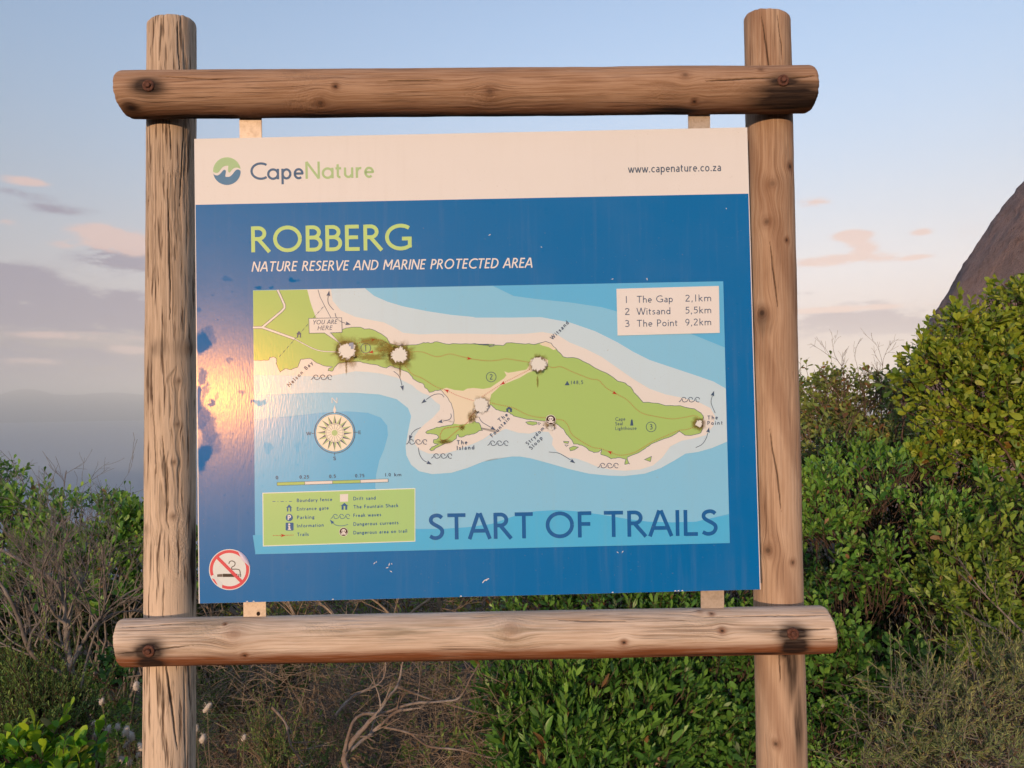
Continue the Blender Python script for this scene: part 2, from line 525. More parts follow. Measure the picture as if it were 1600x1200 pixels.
def log(name, parent, mat, A, B, ha, hb, ydepth, knots=(), stains=(), cracks=(), rough=(), seed=0, red=lambda t, o: 0 * t,
        capa=0.012, capb=0.012, slanta=(0, 0), slantb=(0, 0), dtheta=170, step=0.003, alga=(), bow=0.0, pale=None, groove=0.35):
    """a round pole between two photo pixels on the plane Y = ydepth; ha, hb half widths in pixels"""
    pa, pb = at_y(np.array([A[0], B[0]]), np.array([A[1], B[1]]), ydepth)
    axis = pb - pa
    L = np.linalg.norm(axis)
    axis = axis / L
    tocam = CP0 - (pa + pb) / 2 if pale is None else np.array([CP0[0] - pa[0], CP0[1] - pa[1], 0.0])
    tocam -= axis * tocam.dot(axis)
    tocam /= np.linalg.norm(tocam)
    side = np.cross(tocam, axis)
    dpx = np.array([B[0] - A[0], B[1] - A[1]], float)
    Lpx = np.linalg.norm(dpx)
    dpx /= Lpx
    nrm = np.array([-dpx[1], dpx[0]])
    q = at_y(np.array([A[0] + nrm[0] * 10]), np.array([A[1] + nrm[1] * 10]), ydepth)[0] - pa
    if q.dot(side) < 0:
        side = -side
    mpp = L / Lpx
    n = int(L / step)
    t = np.linspace(0, L, n)
    # cap rings
    ea = capa * (1 - np.cos(np.linspace(0, np.pi / 2, 7)[:-1]))
    T = np.concatenate([np.zeros(7), t[(t > capa) & (t < L - capb)], np.full(7, L)])
    sc = np.ones(len(T))
    an = np.linspace(0, np.pi / 2, 7)
    sc[:7] = 0.89 + 0.11 * np.sin(an)
    T[:7] = capa * (1 - np.cos(an))
    sc[-7:] = (0.89 + 0.11 * np.sin(an))[::-1]
    T[-7:] = L - (capb * (1 - np.cos(an)))[::-1]
    # close with inner rings
    T = np.concatenate([[T[0] + 0.0005, T[0] + 0.0002], T, [T[-1] - 0.0002, T[-1] - 0.0005]])
    sc = np.concatenate([[0.01, 0.45], sc, [0.45, 0.01]])
    nf = int(dtheta * 0.8)
    th = np.concatenate([np.linspace(-1.75, 1.75, nf), np.linspace(1.75, 2 * np.pi - 1.75, dtheta - nf + 2)[1:-1]])
    th = np.where(th > np.pi, th - 2 * np.pi, th)
    TT, TH = np.meshgrid(T, th, indexing='ij')
    r0 = (ha + (hb - ha) * TT / L) * mpp
    xx, yy = np.cos(TH), np.sin(TH)
    r = r0 * (1 + 0.05 * (fbm(TT * 5 + 20, xx * 0.9 + 5, yy * 0.9 + seed * 7.3, 3, seed) - 0.45) + 0.025 * (fbm(TT * 22 + 20, xx * 2.2 + 5, yy * 2.2 + seed, 3, seed + 3) - 0.45))
    s = TH * r0
    knot = np.zeros_like(TT); knotr = np.zeros_like(TT); heart = np.zeros_like(TT); stain = np.zeros_like(TT)
    crack = np.zeros_like(TT); rg = np.zeros_like(TT); al = np.zeros_like(TT)
    gs, gt = s.copy(), TT.copy()
    wob = 0.010 * (fbm(TT * 2.2 + 3, xx * .6 + 2, yy * .6 + seed, 2, seed + 9) - 0.5)
    gs = gs + wob + 0.10 * TT * (0.12 if seed % 2 else -0.08)

    def loc(u, v):
        d = np.array([u - A[0], v - A[1]])
        o_ = np.clip(d.dot(nrm) / ha, -0.97, 0.97)
        rho = ha * mpp * math.sqrt(1 - o_ * o_) / (ydepth - CP0[1])      # the front of the pole is nearer than its axis
        d = np.array([800 + (u - 800) * (1 - rho) - A[0], v - A[1]]) if abs(dpx[0]) > 0.5 else np.array([u - A[0], 631 + (v - 631) * (1 - rho) - A[1]])
        tt = d.dot(dpx) * mpp
        h = (ha + (hb - ha) * tt / L)
        off = np.clip(d.dot(nrm) / h, -0.97, 0.97)
        return tt, math.asin(off) * h * mpp
    for (u, v, rk, hk) in knots:
        t0, s0 = loc(u, v)
        rk = rk * mpp
        dt, ds = TT - t0, s - s0
        ds = np.where(np.abs(TH) > 2.6, 9.0, ds)
        dd = np.sqrt((dt * 0.9) ** 2 + ds ** 2 + 1e-9)
        wv = np.exp(-(dt / (rk * 2.6)) ** 2 - (ds / (rk * 2.2)) ** 2)
        gs = gs - ds * 0.75 * wv
        k = smst(dd, rk * 1.05, rk * 0.75)
        knot = np.maximum(knot, k * (0.3 + 0.65 * hk))
        knotr = np.where(k > 0.01, dd / rk, knotr)
        heart = np.maximum(heart, hk * smst(dd, rk * 0.55, rk * 0.25))
        r = r + 0.0022 * np.exp(-(dd / (rk * 1.5)) ** 2) - 0.0016 * smst(dd, rk * 1.1, rk * 0.9) * hk
        red_ring = np.exp(-((dd - rk) / (rk * 0.5)) ** 2)
        knot = np.maximum(knot, (0.12 + 0.4 * hk) * red_ring)
    for (u, v, ru, rv, amt) in stains:
        t0, s0 = loc(u, v)
        dt, ds = TT - t0, s - s0
        if abs(dpx[0]) > 0.5:
            a_, b_ = ru * mpp, rv * mpp
        else:
            a_, b_ = rv * mpp, ru * mpp
        a_, b_ = a_ * 1.05, b_ * 1.1
        e = np.exp(-((dt / a_) ** 2 + (ds / b_) ** 2) ** 1.5)
        e = e * (0.35 + 1.3 * fbm(gs * 150, TT * 16, seed, 4, 5))
        stain = np.maximum(stain, np.clip(amt * 1.5 * e, 0, 1))
    for (u0, v0, u1, v1, w) in cracks:
        t0, s0 = loc(u0, v0)
        t1, s1 = loc(u1, v1)
        f = np.clip((TT - t0) / (t1 - t0), 0, 1)
        inside = (np.sign((TT - t0) * (TT - t1)) < 0)
        line = s0 + (s1 - s0) * f + 0.007 * (fbm(TT * 9 + t0 * 50, seed + 0 * TT, 0, 3, 31) - 0.45) * np.sin(np.pi * f) + 0.002 * (fbm(TT * 70, seed + 0 * TT, 0, 2, 33) - 0.4)
        ww = max(1.2, w * 0.95) * mpp * np.sin(np.pi * np.clip(f, 0.02, 0.98)) ** 0.5
        e = np.where(inside, smst(np.abs(s - line), ww * 1.1, ww * 0.3), 0)
        crack = np.maximum(crack, e)
        r = r - 0.004 * e
    for (u, v, ru, rv) in rough:
        t0, s0 = loc(u, v)
        a_, b_ = (ru, rv) if abs(dpx[0]) > 0.5 else (rv, ru)
        e = np.exp(-(((TT - t0) / (a_ * mpp)) ** 2 + ((s - s0) / (b_ * mpp)) ** 2))
        rg = np.maximum(rg, e)
        r = r + 0.0018 * e * (fbm(TT * 240, s * 300, seed, 2, 3) - 0.5)
    for (u, v, ru, rv) in alga:
        t0, s0 = loc(u, v)
        a_, b_ = (ru, rv) if abs(dpx[0]) > 0.5 else (rv, ru)
        al = np.maximum(al, np.exp(-(((TT - t0) / (a_ * mpp)) ** 2 + ((s - s0) / (b_ * mpp)) ** 2)))
    gro = smst(fbm(gs * 190 + 40, TT * 10 + 9, seed * 1.7, 3, 17), 0.50, 0.62) * groove * (fbm(TT * 3 + 5, xx + 4, yy + 4 + seed, 2, 23) > 0.3)
    r = r - 0.0022 * gro
    crack = np.maximum(crack, 0.42 * gro)
    rd = np.clip(red(TT / L, np.sin(TH)), 0, 1) * np.ones_like(TT)
    # end slants
    offs = np.sin(TH)
    offc = np.cos(TH)
    wa = np.exp(-TT / 0.05)
    wb = np.exp(-(L - TT) / 0.05)
    TS = TT + wa * np.abs(sc[:, None]) * (slanta[0] * offs + slanta[1] * offc) + wb * np.abs(sc[:, None]) * (slantb[0] * offs + slantb[1] * offc)
    rimn = 0.004 * (fbm(xx * 6 + 9, yy * 6 + 9, seed, 3, 8) - 0.5)
    TS = TS + (wa - wb) * rimn * (sc[:, None] > 0.6)
    R = r * sc[:, None]
    bo = bow * np.sin(np.pi * np.clip(TT / L, 0, 1))
    P = pa + TS[..., None] * axis + R[..., None] * (np.cos(TH)[..., None] * tocam + np.sin(TH)[..., None] * side) + bo[..., None] * side
    nt_ = len(T)
    ii = np.arange(nt_ - 1)[:, None] * dtheta + np.arange(dtheta)[None, :]
    jj = np.arange(nt_ - 1)[:, None] * dtheta + (np.arange(dtheta)[None, :] + 1) % dtheta
    F = np.stack([ii, jj, jj + dtheta, ii + dtheta], -1).reshape(-1, 4)
    endw = np.maximum(smst(sc, 0.9, 0.6)[:, None] * np.ones_like(TT), 0)
    V = P.reshape(-1, 3)
    if np.dot(np.cross(tocam, side), axis) < 0:
        F = F[:, ::-1]
    me = np_mesh(name, V, np.ascontiguousarray(F))
    fattr(me, 'grain', np.stack([gs, gt, np.full_like(gs, seed * 3.7)], -1).reshape(-1, 3))
    for nm, ar in (('knot', knot), ('knotr', knotr), ('heart', heart), ('stain', stain), ('crack', crack), ('rough', rg), ('red', rd), ('alga', al), ('pale', (pale(TT / L) if pale else 0 * TT))):
        fattr(me, nm, ar.ravel())
    o = obj(name, me, mat, parent)

    def surf(u, v):
        t0, s0 = loc(u, v)
        h = (ha + (hb - ha) * t0 / L) * mpp
        a = s0 / h
        nn = math.cos(a) * tocam + math.sin(a) * side
        return pa + t0 * axis + nn * h, nn
    return o, surf


RAIL_Y, POST_Y = 0.015, 0.098
base = at_y(np.array([740.0]), np.array([600.0]), 0.09)[0]
SIGN = empty('information_sign', (float(base[0]), 0.09, 0.0),
             'large blue and white trail map sign on a frame of round wooden poles', 'sign')

W_LP = wood_mat('weathered_post_wood', (0.66, 0.52, 0.385), (0.52, 0.39, 0.28), (0.32, 0.235, 0.165), (0.20, 0.10, 0.055), 1.0, (0.150, 0.098, 0.064), 0.8)
W_RP = wood_mat('orange_post_wood', (0.60, 0.445, 0.32), (0.48, 0.32, 0.205), (0.32, 0.195, 0.117), (0.17, 0.072, 0.035), 0.18, (0.10, 0.052, 0.03), 0.5)
W_TR = wood_mat('brown_rail_wood', (0.56, 0.385, 0.265), (0.43, 0.268, 0.163), (0.28, 0.16, 0.092), (0.16, 0.062, 0.028), 0.30, (0.07, 0.032, 0.02), 0.7)
W_BR = wood_mat('pale_rail_wood', (0.78, 0.66, 0.54), (0.66, 0.52, 0.395), (0.46, 0.33, 0.23), (0.25, 0.092, 0.038), 0.22, (0.11, 0.062, 0.038), 0.7, 0.55)

lp, _ = log('post', SIGN, W_LP, (268.5, 36), (262, 2000), 37, 40, POST_Y,
            knots=[(278, 613, 5, .4), (276, 682, 4, .4), (271, 742, 4, .5), (270, 828, 5, .5), (236, 845, 7, 0.1), (293, 560, 5, .3)],
            stains=[(300, 895, 12, 60, .8), (299, 925, 8, 40, .6), (290, 560, 18, 16, .3), (250, 560, 14, 14, .3)],
            cracks=[(262, 300, 266, 520, 1.6), (255, 700, 262, 840, 1.5), (258, 1045, 276, 1195, 2.2), (286, 190, 280, 330, 1.3), (240, 620, 246, 760, 1.1), (290, 1050, 296, 1140, 2.0), (264, 190, 268, 260, 1.2), (253, 28, 250, 100, 1.6), (276, 28, 280, 110, 1.6)],
            rough=[(262, 278, 40, 10), (285, 875, 28, 60)], seed=1, capa=0.010, slanta=(0.008, 0.002), step=0.0032, groove=0.8, pale=lambda t: 0.10 + 0.75 * smst(t, 0.18, 0.50))
rp_, _ = log('post', SIGN, W_RP, (1198.5, 27), (1237, 2000), 36, 40, POST_Y,
             knots=[(1207, 297, 9, .3), (1199, 358, 8, .5), (1228, 389, 4, 1), (1192, 504, 10, .8), (1201, 882, 9, .6), (1237, 898, 5, .7), (1233, 272, 7, .9), (1213, 1184, 6, .7)],
             stains=[(1226, 1022, 16, 26, 1.0), (1236, 1060, 12, 50, .6), (1246, 1150, 8, 60, .6), (1194, 520, 12, 20, .3)],
             cracks=[(1190, 25, 1204, 130, 1.5), (1214, 20, 1222, 100, 1.0), (1203, 390, 1216, 500, 1.3), (1203, 690, 1221, 820, 1.6), (1217, 1030, 1219, 1090, 1.2)],
             rough=[(1210, 340, 26, 8), (1205, 285, 30, 6), (1212, 860, 26, 14)], seed=2, capa=0.010, slanta=(-0.008, 0.002), step=0.0032,
             red=lambda t, o: 0.16 + 0.25 * smst(np.sin(t * 47 + o * 3), 0.2, 1.0), pale=lambda t: 0.5 * smst(t, 0.15, 0.45))
tr, s_tr = log('rail', SIGN, W_TR, (197, 148.5), (1264, 140), 36, 36, RAIL_Y,
               knots=[(522, 136, 5, 1), (762, 143, 9, .4), (496, 159, 9, .5), (1067, 120, 7, .4), (1085, 157, 5, 1), (200, 166, 8, .9), (1185, 112, 5, .5)],
               stains=[(232, 136, 26, 14, .75), (1222, 128, 26, 14, .7), (1235, 152, 60, 22, .9), (1050, 172, 40, 10, .8), (560, 178, 120, 9, .6), (300, 182, 90, 9, .8), (760, 179, 140, 8, .7), (200, 166, 14, 10, .5)],
               cracks=[(1100, 128, 1210, 123, 1.6), (250, 122, 350, 127, 1.0), (600, 128, 690, 127, 0.9), (1226, 125, 1270, 120, 1.0)],
               rough=[(470, 120, 45, 30), (475, 160, 40, 25), (745, 150, 28, 30), (1030, 150, 30, 26), (1150, 130, 50, 20)], seed=3,
               red=lambda t, o: 0.18 + 0.75 * smst(o, 0.05, 0.95), capa=0.008, capb=0.009, slanta=(0.006, -0.004), slantb=(0.0, 0.004))
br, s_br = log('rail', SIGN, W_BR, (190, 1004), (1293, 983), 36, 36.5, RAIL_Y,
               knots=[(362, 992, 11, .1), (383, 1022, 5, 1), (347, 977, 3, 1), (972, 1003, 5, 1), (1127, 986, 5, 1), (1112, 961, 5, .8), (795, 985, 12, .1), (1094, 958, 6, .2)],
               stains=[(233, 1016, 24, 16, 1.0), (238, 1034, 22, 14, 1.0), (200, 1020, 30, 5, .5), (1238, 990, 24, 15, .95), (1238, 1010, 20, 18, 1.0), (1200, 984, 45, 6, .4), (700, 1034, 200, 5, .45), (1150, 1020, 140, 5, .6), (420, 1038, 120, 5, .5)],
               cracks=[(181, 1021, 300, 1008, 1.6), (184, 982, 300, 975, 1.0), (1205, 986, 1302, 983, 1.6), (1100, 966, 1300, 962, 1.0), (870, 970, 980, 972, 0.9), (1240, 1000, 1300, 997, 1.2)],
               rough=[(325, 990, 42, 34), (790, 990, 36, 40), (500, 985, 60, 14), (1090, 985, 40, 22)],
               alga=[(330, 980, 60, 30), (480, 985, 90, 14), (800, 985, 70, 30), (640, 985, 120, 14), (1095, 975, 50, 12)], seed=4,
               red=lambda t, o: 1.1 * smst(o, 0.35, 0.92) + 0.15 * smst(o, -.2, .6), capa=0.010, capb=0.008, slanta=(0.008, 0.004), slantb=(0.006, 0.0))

# rusty bolts sunk in their holes
mr, g, b = new_mat('rusty_steel')
p = g.n('NewGeometry').outputs['Position']
n1 = g.noise(p, 160, 4, 0.7)
g.put(b.inputs['Base Color'], g.ramp(n1, [(0.3, (0.05, 0.02, 0.014)), (0.6, (0.16, 0.065, 0.04)), (0.8, (0.22, 0.11, 0.08))]))
b.inputs['Roughness'].default_value = 0.8
b.inputs['Metallic'].default_value = 0.25
md, g, b = new_mat('dark_hole')
b.inputs['Base Color'].default_value = (0.02, 0.012, 0.010, 1)
b.inputs['Roughness'].default_value = 1.0


def bolt(surf, u, v, r=0.0125):
    p, nn = surf(u, v)
    z = Vector(nn)
    M = Matrix.Translation(Vector(p)) @ z.to_track_quat('Z', 'Y').to_matrix().to_4x4()

    def lathe(name, prof, mat, par, n=24, six=False):
        V, F = [], []
        for (rr_, zz_) in prof:
            for k in range(n):
                a = 2 * math.pi * k / n
                q = rr_
                if six:
                    q = rr_ * math.cos(math.pi / 6) / math.cos((a % (math.pi / 3)) - math.pi / 6)
                V.append(M @ Vector((q * math.cos(a), q * math.sin(a), zz_)))
        for i in range(len(prof) - 1):
            for k in range(n):
                k2 = (k + 1) % n
                F.append((i * n + k, i * n + k2, (i + 1) * n + k2, (i + 1) * n + k))
        F.append(tuple((len(prof) - 1) * n + k for k in range(n)))
        me = bpy.data.meshes.new(name)
        me.from_pydata(V, [], F)
        me.shade_smooth() if not six else None
        return obj(name, me, mat, par)
    w = lathe('bolt', [(r, -0.012), (r, 0.0012), (r * .93, 0.0026), (r * .55, 0.0028), (r * .5, 0.0014)], mr, SIGN)
    lathe('bolt_head', [(r * .46, 0.0), (r * .46, 0.0050), (r * .36, 0.0062), (r * .1, 0.0064)], mr, w, 24, True)


for sf, u, v in ((s_tr, 232, 135), (s_tr, 1222, 127), (s_br, 233, 1016), (s_br, 1238, 990)):
    bolt(sf, u, v)

# ------------------------------------------------------------------ the sign: panel and print
LEAN = math.radians(1.75)
PN = np.array([0, -math.cos(LEAN), math.sin(LEAN)])         # panel normal, leaning back a touch
P0 = at_y(np.array([745.0]), np.array([632.0]), 0.0)[0]


def pan(u, v, off=0.0):
    d = ray(u, v)
    q = P0 + PN * off
    s = ((q - CP0) @ PN) / (d @ PN)
    return CP0 + d * s[..., None]


LAYER = 0.00016
WHITE_LIT = np.array(lin(238, 214, 201))


def T(r, gg, bb, w=0.80):
    """paint colour that reads as this photo colour in the light that falls on the panel"""
    return tuple(float(min(0.9, w * x / y)) for x, y in zip(lin(r, gg, bb), WHITE_LIT))


def gloss_group():
    """shared surface of the panel: worn gloss with matt, rubbed patches and fine vertical ripples"""
    ng = bpy.data.node_groups.new('panel_gloss', 'ShaderNodeTree')
    for nm, ty in (('Rough', 'NodeSocketFloat'), ('Spec', 'NodeSocketFloat'), ('Normal', 'NodeSocketVector'), ('Dirt', 'NodeSocketFloat')):
        ng.interface.new_socket(nm, in_out='OUTPUT', socket_type=ty)
    g = G(ng)
    out = ng.nodes.new('NodeGroupOutput')
    pos = g.n('NewGeometry').outputs['Position']
    sp = g.n('SeparateXYZ')
    g.put(sp.inputs[0], pos)
    warp = g.noise(pos, 22.0, 5, 0.65)
    warp2 = g.noise(g.vm('ADD', pos, (3.1, 0, 5.2)), 22.0, 5, 0.65)
    wx = g.m('ADD', sp.outputs[0], g.m('MULTIPLY', g.m('SUBTRACT', warp, 0.5), 0.055))
    wz = g.m('ADD', sp.outputs[2], g.m('MULTIPLY', g.m('SUBTRACT', warp2, 0.5), 0.055))
    tot = None
    for (u, v, ru, rv, s) in [(318, 537, 10, 17, 1), (329, 524, 10, 11, .55), (314, 588, 7, 14, .8), (310, 625, 7, 25, 1), (333, 627, 5, 4, .9), (322, 612, 4, 14, .7),
                              (316, 650, 12, 26, .9), (326, 672, 14, 28, .75), (318, 712, 14, 20, 1), (332, 690, 12, 20, .5), (404, 447, 4, 3, 1), (424, 446, 3.5, 3, 1), (455, 440, 6, 4, 1), (463, 438, 5, 2, .6),
                              (310, 484, 4, 5, .6), (405, 628, 11, 4, .9), (402, 600, 4, 14, .5), (355, 434, 10, 4, .5), (378, 613, 4, 4, .6), (418, 700, 6, 8, .5), (464, 697, 5, 8, .4), (342, 620, 4, 5, .5), (358, 563, 4, 3, .5)]:
        q = pan(np.array([float(u)]), np.array([float(v)]))[0]
        k = FPX / 1.66
        dx = g.m('MULTIPLY', g.m('SUBTRACT', wx, float(q[0])), k / ru)
        dz = g.m('MULTIPLY', g.m('SUBTRACT', wz, float(q[2])), k / rv)
        e = g.m('SUBTRACT', 1.0, g.m('ADD', g.m('MULTIPLY', dx, dx), g.m('MULTIPLY', dz, dz)))
        e = g.m('MULTIPLY', g.step(e, -0.6, 0.5), s)
        tot = e if tot is None else g.m('MAXIMUM', tot, e)
    fine = g.noise(pos, 75.0, 4, 0.6)
    speck = g.step(g.noise(pos, 110.0, 2, 0.5), 0.68, 0.74, 0.0, 0.6)
    matt = g.m('MAXIMUM', tot, speck)
    film = g.noise(g.vm('MULTIPLY', pos, (1, 1, 0.5)), 4.5, 5, 0.6)
    g.put(out.inputs['Spec'], g.m('MULTIPLY', g.m('SUBTRACT', 1.0, g.m('MULTIPLY', matt, 0.9)), g.m('ADD', 0.75, g.m('MULTIPLY', film, 0.5))))
    g.put(out.inputs['Rough'], g.m('ADD', g.m('ADD', 0.19, g.m('MULTIPLY', film, 0.05)), g.m('MULTIPLY', matt, 0.3)))
    g.put(out.inputs['Dirt'], g.m('MULTIPLY', g.step(film, 0.5, 0.75), fine))
    rip = g.noise(g.vm('MULTIPLY', pos, (330, 330, 55)), 1.0, 2, 0.5)
    bp = g.n('Bump')
    bp.inputs['Distance'].default_value = 0.0005
    bp.inputs['Strength'].default_value = 0.22
    g.put(bp.inputs['Height'], rip)
    g.put(out.inputs['Normal'], bp.outputs[0])
    return ng


GLOSS = gloss_group()
_pm = {}


def paint(col, alpha=None):
    key = (tuple(round(c, 4) for c in col), alpha)
    if key in _pm:
        return _pm[key]
    m, g, b = new_mat('printed_film')
    gn = m.node_tree.nodes.new('ShaderNodeGroup')
    gn.node_tree = GLOSS
    pos = g.n('NewGeometry').outputs['Position']
    fade = g.noise(pos, 6.0, 5, 0.6)
    c = g.mix(g.step(fade, 0.40, 0.8, 0.0, 0.10), col, tuple(min(1, x * 0.7 + 0.12) for x in col))
    dirt = g.noise(g.vm('MULTIPLY', pos, (55, 55, 2.6)), 1.0, 4, 0.65)
    c = g.mix(g.step(dirt, 0.5, 0.85, 0.0, 0.06), c, (0.42, 0.37, 0.31))
    spots = g.noise(pos, 240.0, 2, 0.5)
    c = g.mix(g.step(spots, 0.72, 0.78, 0.0, 0.35), c, (0.30, 0.25, 0.20))
    g.put(b.inputs['Base Color'], c)
    b.inputs['Specular IOR Level'].default_value = 0.0
    b.inputs['Roughness'].default_value = 0.9
    nt = m.node_tree
    last = b.outputs[0]
    # tight, wide and very wide gloss lobe; the glare's sunset orange is tinted in
    for tint, rough in (((0.0085, 0.0043, 0.0004), 0.165), ((0.0030, 0.0013, 0.0001), 0.26), ((0.0088, 0.0086, 0.0070), 0.37)):
        gl = g.n('BsdfGlossy')
        g.put(gl.inputs['Color'], g.vm('SCALE', tint, s=gn.outputs['Spec']))
        gl.inputs['Roughness'].default_value = rough
        g.put(gl.inputs['Normal'], gn.outputs['Normal'])
        ad = g.n('AddShader')
        nt.links.new(last, ad.inputs[0])
        nt.links.new(gl.outputs[0], ad.inputs[1])
        last = ad.outputs[0]
    alpha_out = None
    if alpha == 'flake':
        e = g.attr('edge')
        nz = g.noise(pos, 260.0, 4, 0.7)
        alpha_out = g.step(g.m('ADD', e, g.m('MULTIPLY', g.m('SUBTRACT', nz, 0.5), 1.5)), 0.45, 0.55)
    if alpha == 'soft':
        e = g.attr('edge')
        nz = g.noise(pos, 120.0, 5, 0.7)
        alpha_out = g.m('MULTIPLY', g.step(g.m('ADD', e, g.m('MULTIPLY', g.m('SUBTRACT', nz, 0.5), 0.9)), 0.1, 0.95), 0.55)
    if alpha == 'stain':
        # soft-edged rust and scorch marks: opacity follows the mark's own ragged shape
        e = g.attr('edge')
        nz = g.noise(pos, 330.0, 4, 0.75)
        alpha_out = g.m('MULTIPLY', g.step(g.m('ADD', e, g.m('MULTIPLY', g.m('SUBTRACT', nz, 0.5), 2.6)), 0.6, 1.05), 0.55)
    if alpha_out is not None:
        mx = g.n('MixShader')
        g.put(mx.inputs[0], alpha_out)
        nt.links.new(g.n('BsdfTransparent').outputs[0], mx.inputs[1])
        nt.links.new(last, mx.inputs[2])
        last = mx.outputs[0]
    nt.links.new(last, nt.nodes['Material Output'].inputs['Surface'])
    _pm[key] = m
    return m


def to_panel(pts, layer, zi=0):
    a = np.asarray(pts, float)
    return pan(a[:, 0], a[:, 1], layer * LAYER + zi * 0.000012)


class Print:
    """flat printed pieces in one colour, laid on the panel; pieces in photo pixels"""
    def __init__(self):
        self.V, self.F, self.E, self.k = [], [], [], 0

    def poly(self, pts, layer):
        b = len(self.V)
        self.V += [tuple(p) for p in to_panel(pts, layer, self.k)]
        self.E += [1.0] * len(pts)
        self.k = (self.k + 1) % 9
        a = np.asarray(pts, float)
        area = np.sum(a[:, 0] * np.roll(a[:, 1], -1) - np.roll(a[:, 0], -1) * a[:, 1])
        idx = list(range(b, b + len(pts)))
        self.F.append(tuple(idx[::-1] if area > 0 else idx))

    def line(self, pts, w, layer, closed=False):
        p = np.asarray(pts, float)
        keep = [0] + [i for i in range(1, len(p)) if np.hypot(*(p[i] - p[i - 1])) > 1e-4]
        p = p[keep]
        if len(p) < 2:
            return
        if closed:
            d = np.roll(p, -1, 0) - p
            d /= np.linalg.norm(d, axis=1)[:, None] + 1e-9
            dp = np.roll(d, 1, 0)
        else:
            d = np.diff(p, axis=0)
            d /= np.linalg.norm(d, axis=1)[:, None] + 1e-9
            dp = np.vstack([d[:1], d])
            d = np.vstack([d, d[-1:]])
        n1 = np.stack([-dp[:, 1], dp[:, 0]], 1)
        n2 = np.stack([-d[:, 1], d[:, 0]], 1)
        nn = n1 + n2
        nn /= np.linalg.norm(nn, axis=1)[:, None] + 1e-9
        cs = np.clip((nn * n2).sum(1), 0.38, 1)
        off = nn * (w / 2 / cs)[:, None]
        L_ = to_panel(p + off, layer, self.k)
        R_ = to_panel(p - off, layer, self.k)
        self.k = (self.k + 1) % 9
        b = len(self.V)
        n = len(p)
        self.V += [tuple(q) for q in L_] + [tuple(q) for q in R_]
        self.E += [1.0] * (2 * n)
        for i in range(n if closed else n - 1):
            j = (i + 1) % n
            self.F.append((b + i, b + j, b + n + j, b + n + i))

    def disc(self, u, v, r, layer, n=20, r2=None):
        self.poly([(u + r * math.cos(2 * math.pi * i / n), v + (r2 or r) * math.sin(2 * math.pi * i / n)) for i in range(n)], layer)

    def ring(self, u, v, r, w, layer, n=36):
        self.line([(u + r * math.cos(2 * math.pi * i / n), v + r * math.sin(2 * math.pi * i / n)) for i in range(n)], w, layer, True)

    def blob(self, u, v, r, layer, seed, ragged=0.35, n=26, ry=None):
        """centre opaque, rim fading: a ragged stain"""
        q = np.random.default_rng(seed)
        a = np.arange(n) / n * 2 * np.pi
        rr = 1 + ragged * (q.random(n) - 0.5)
        b = len(self.V)
        pts = [(u, v)] + [(u + 0.55 * r * rr[i] * math.cos(a[i]), v + 0.55 * (ry or r) * rr[i] * math.sin(a[i])) for i in range(n)] + \
              [(u + 1.1 * r * rr[i] * math.cos(a[i]), v + 1.1 * (ry or r) * rr[i] * math.sin(a[i])) for i in range(n)]
        self.V += [tuple(p) for p in to_panel(pts, layer, self.k)]
        self.E += [1.0] + [0.8] * n + [0.0] * n
        self.k = (self.k + 1) % 9
        for i in range(n):
            j = (i + 1) % n
            self.F.append((b, b + 1 + j, b + 1 + i))
            self.F.append((b + 1 + i, b + 1 + j, b + 1 + n + j, b + 1 + n + i))

    def done(self, name, mat, parent, label=None):
        if not self.V:
            return None
        me = bpy.data.meshes.new(name)
        me.from_pydata(self.V, [], self.F)
        fattr(me, 'edge', np.array(self.E))
        # every print faces the reader
        me.update()
        o = obj(name, me, mat, parent)
        if label:
            o['label'] = label
        return o


# ---- a humanist stroke alphabet (cap height 1)
def arc(cx, cy, rx, ry, a0, a1, n=14):
    return [(cx + rx * math.cos(math.radians(a0 + (a1 - a0) * i / n)), cy + ry * math.sin(math.radians(a0 + (a1 - a0) * i / n))) for i in range(n + 1)]


def sm(P, k=5):
    P = [np.array(p, float) for p in P]
    Q = [2 * P[0] - P[1]] + P + [2 * P[-1] - P[-2]]
    out = []
    for i in range(1, len(Q) - 2):
        for j in range(k):
            t = j / k
            a, b_, c, d = Q[i - 1], Q[i], Q[i + 1], Q[i + 2]
            out.append(tuple(0.5 * ((2 * b_) + (-a + c) * t + (2 * a - 5 * b_ + 4 * c - d) * t * t + (-a + 3 * b_ - 3 * c + d) * t ** 3)))
    out.append(tuple(P[-1]))
    return out


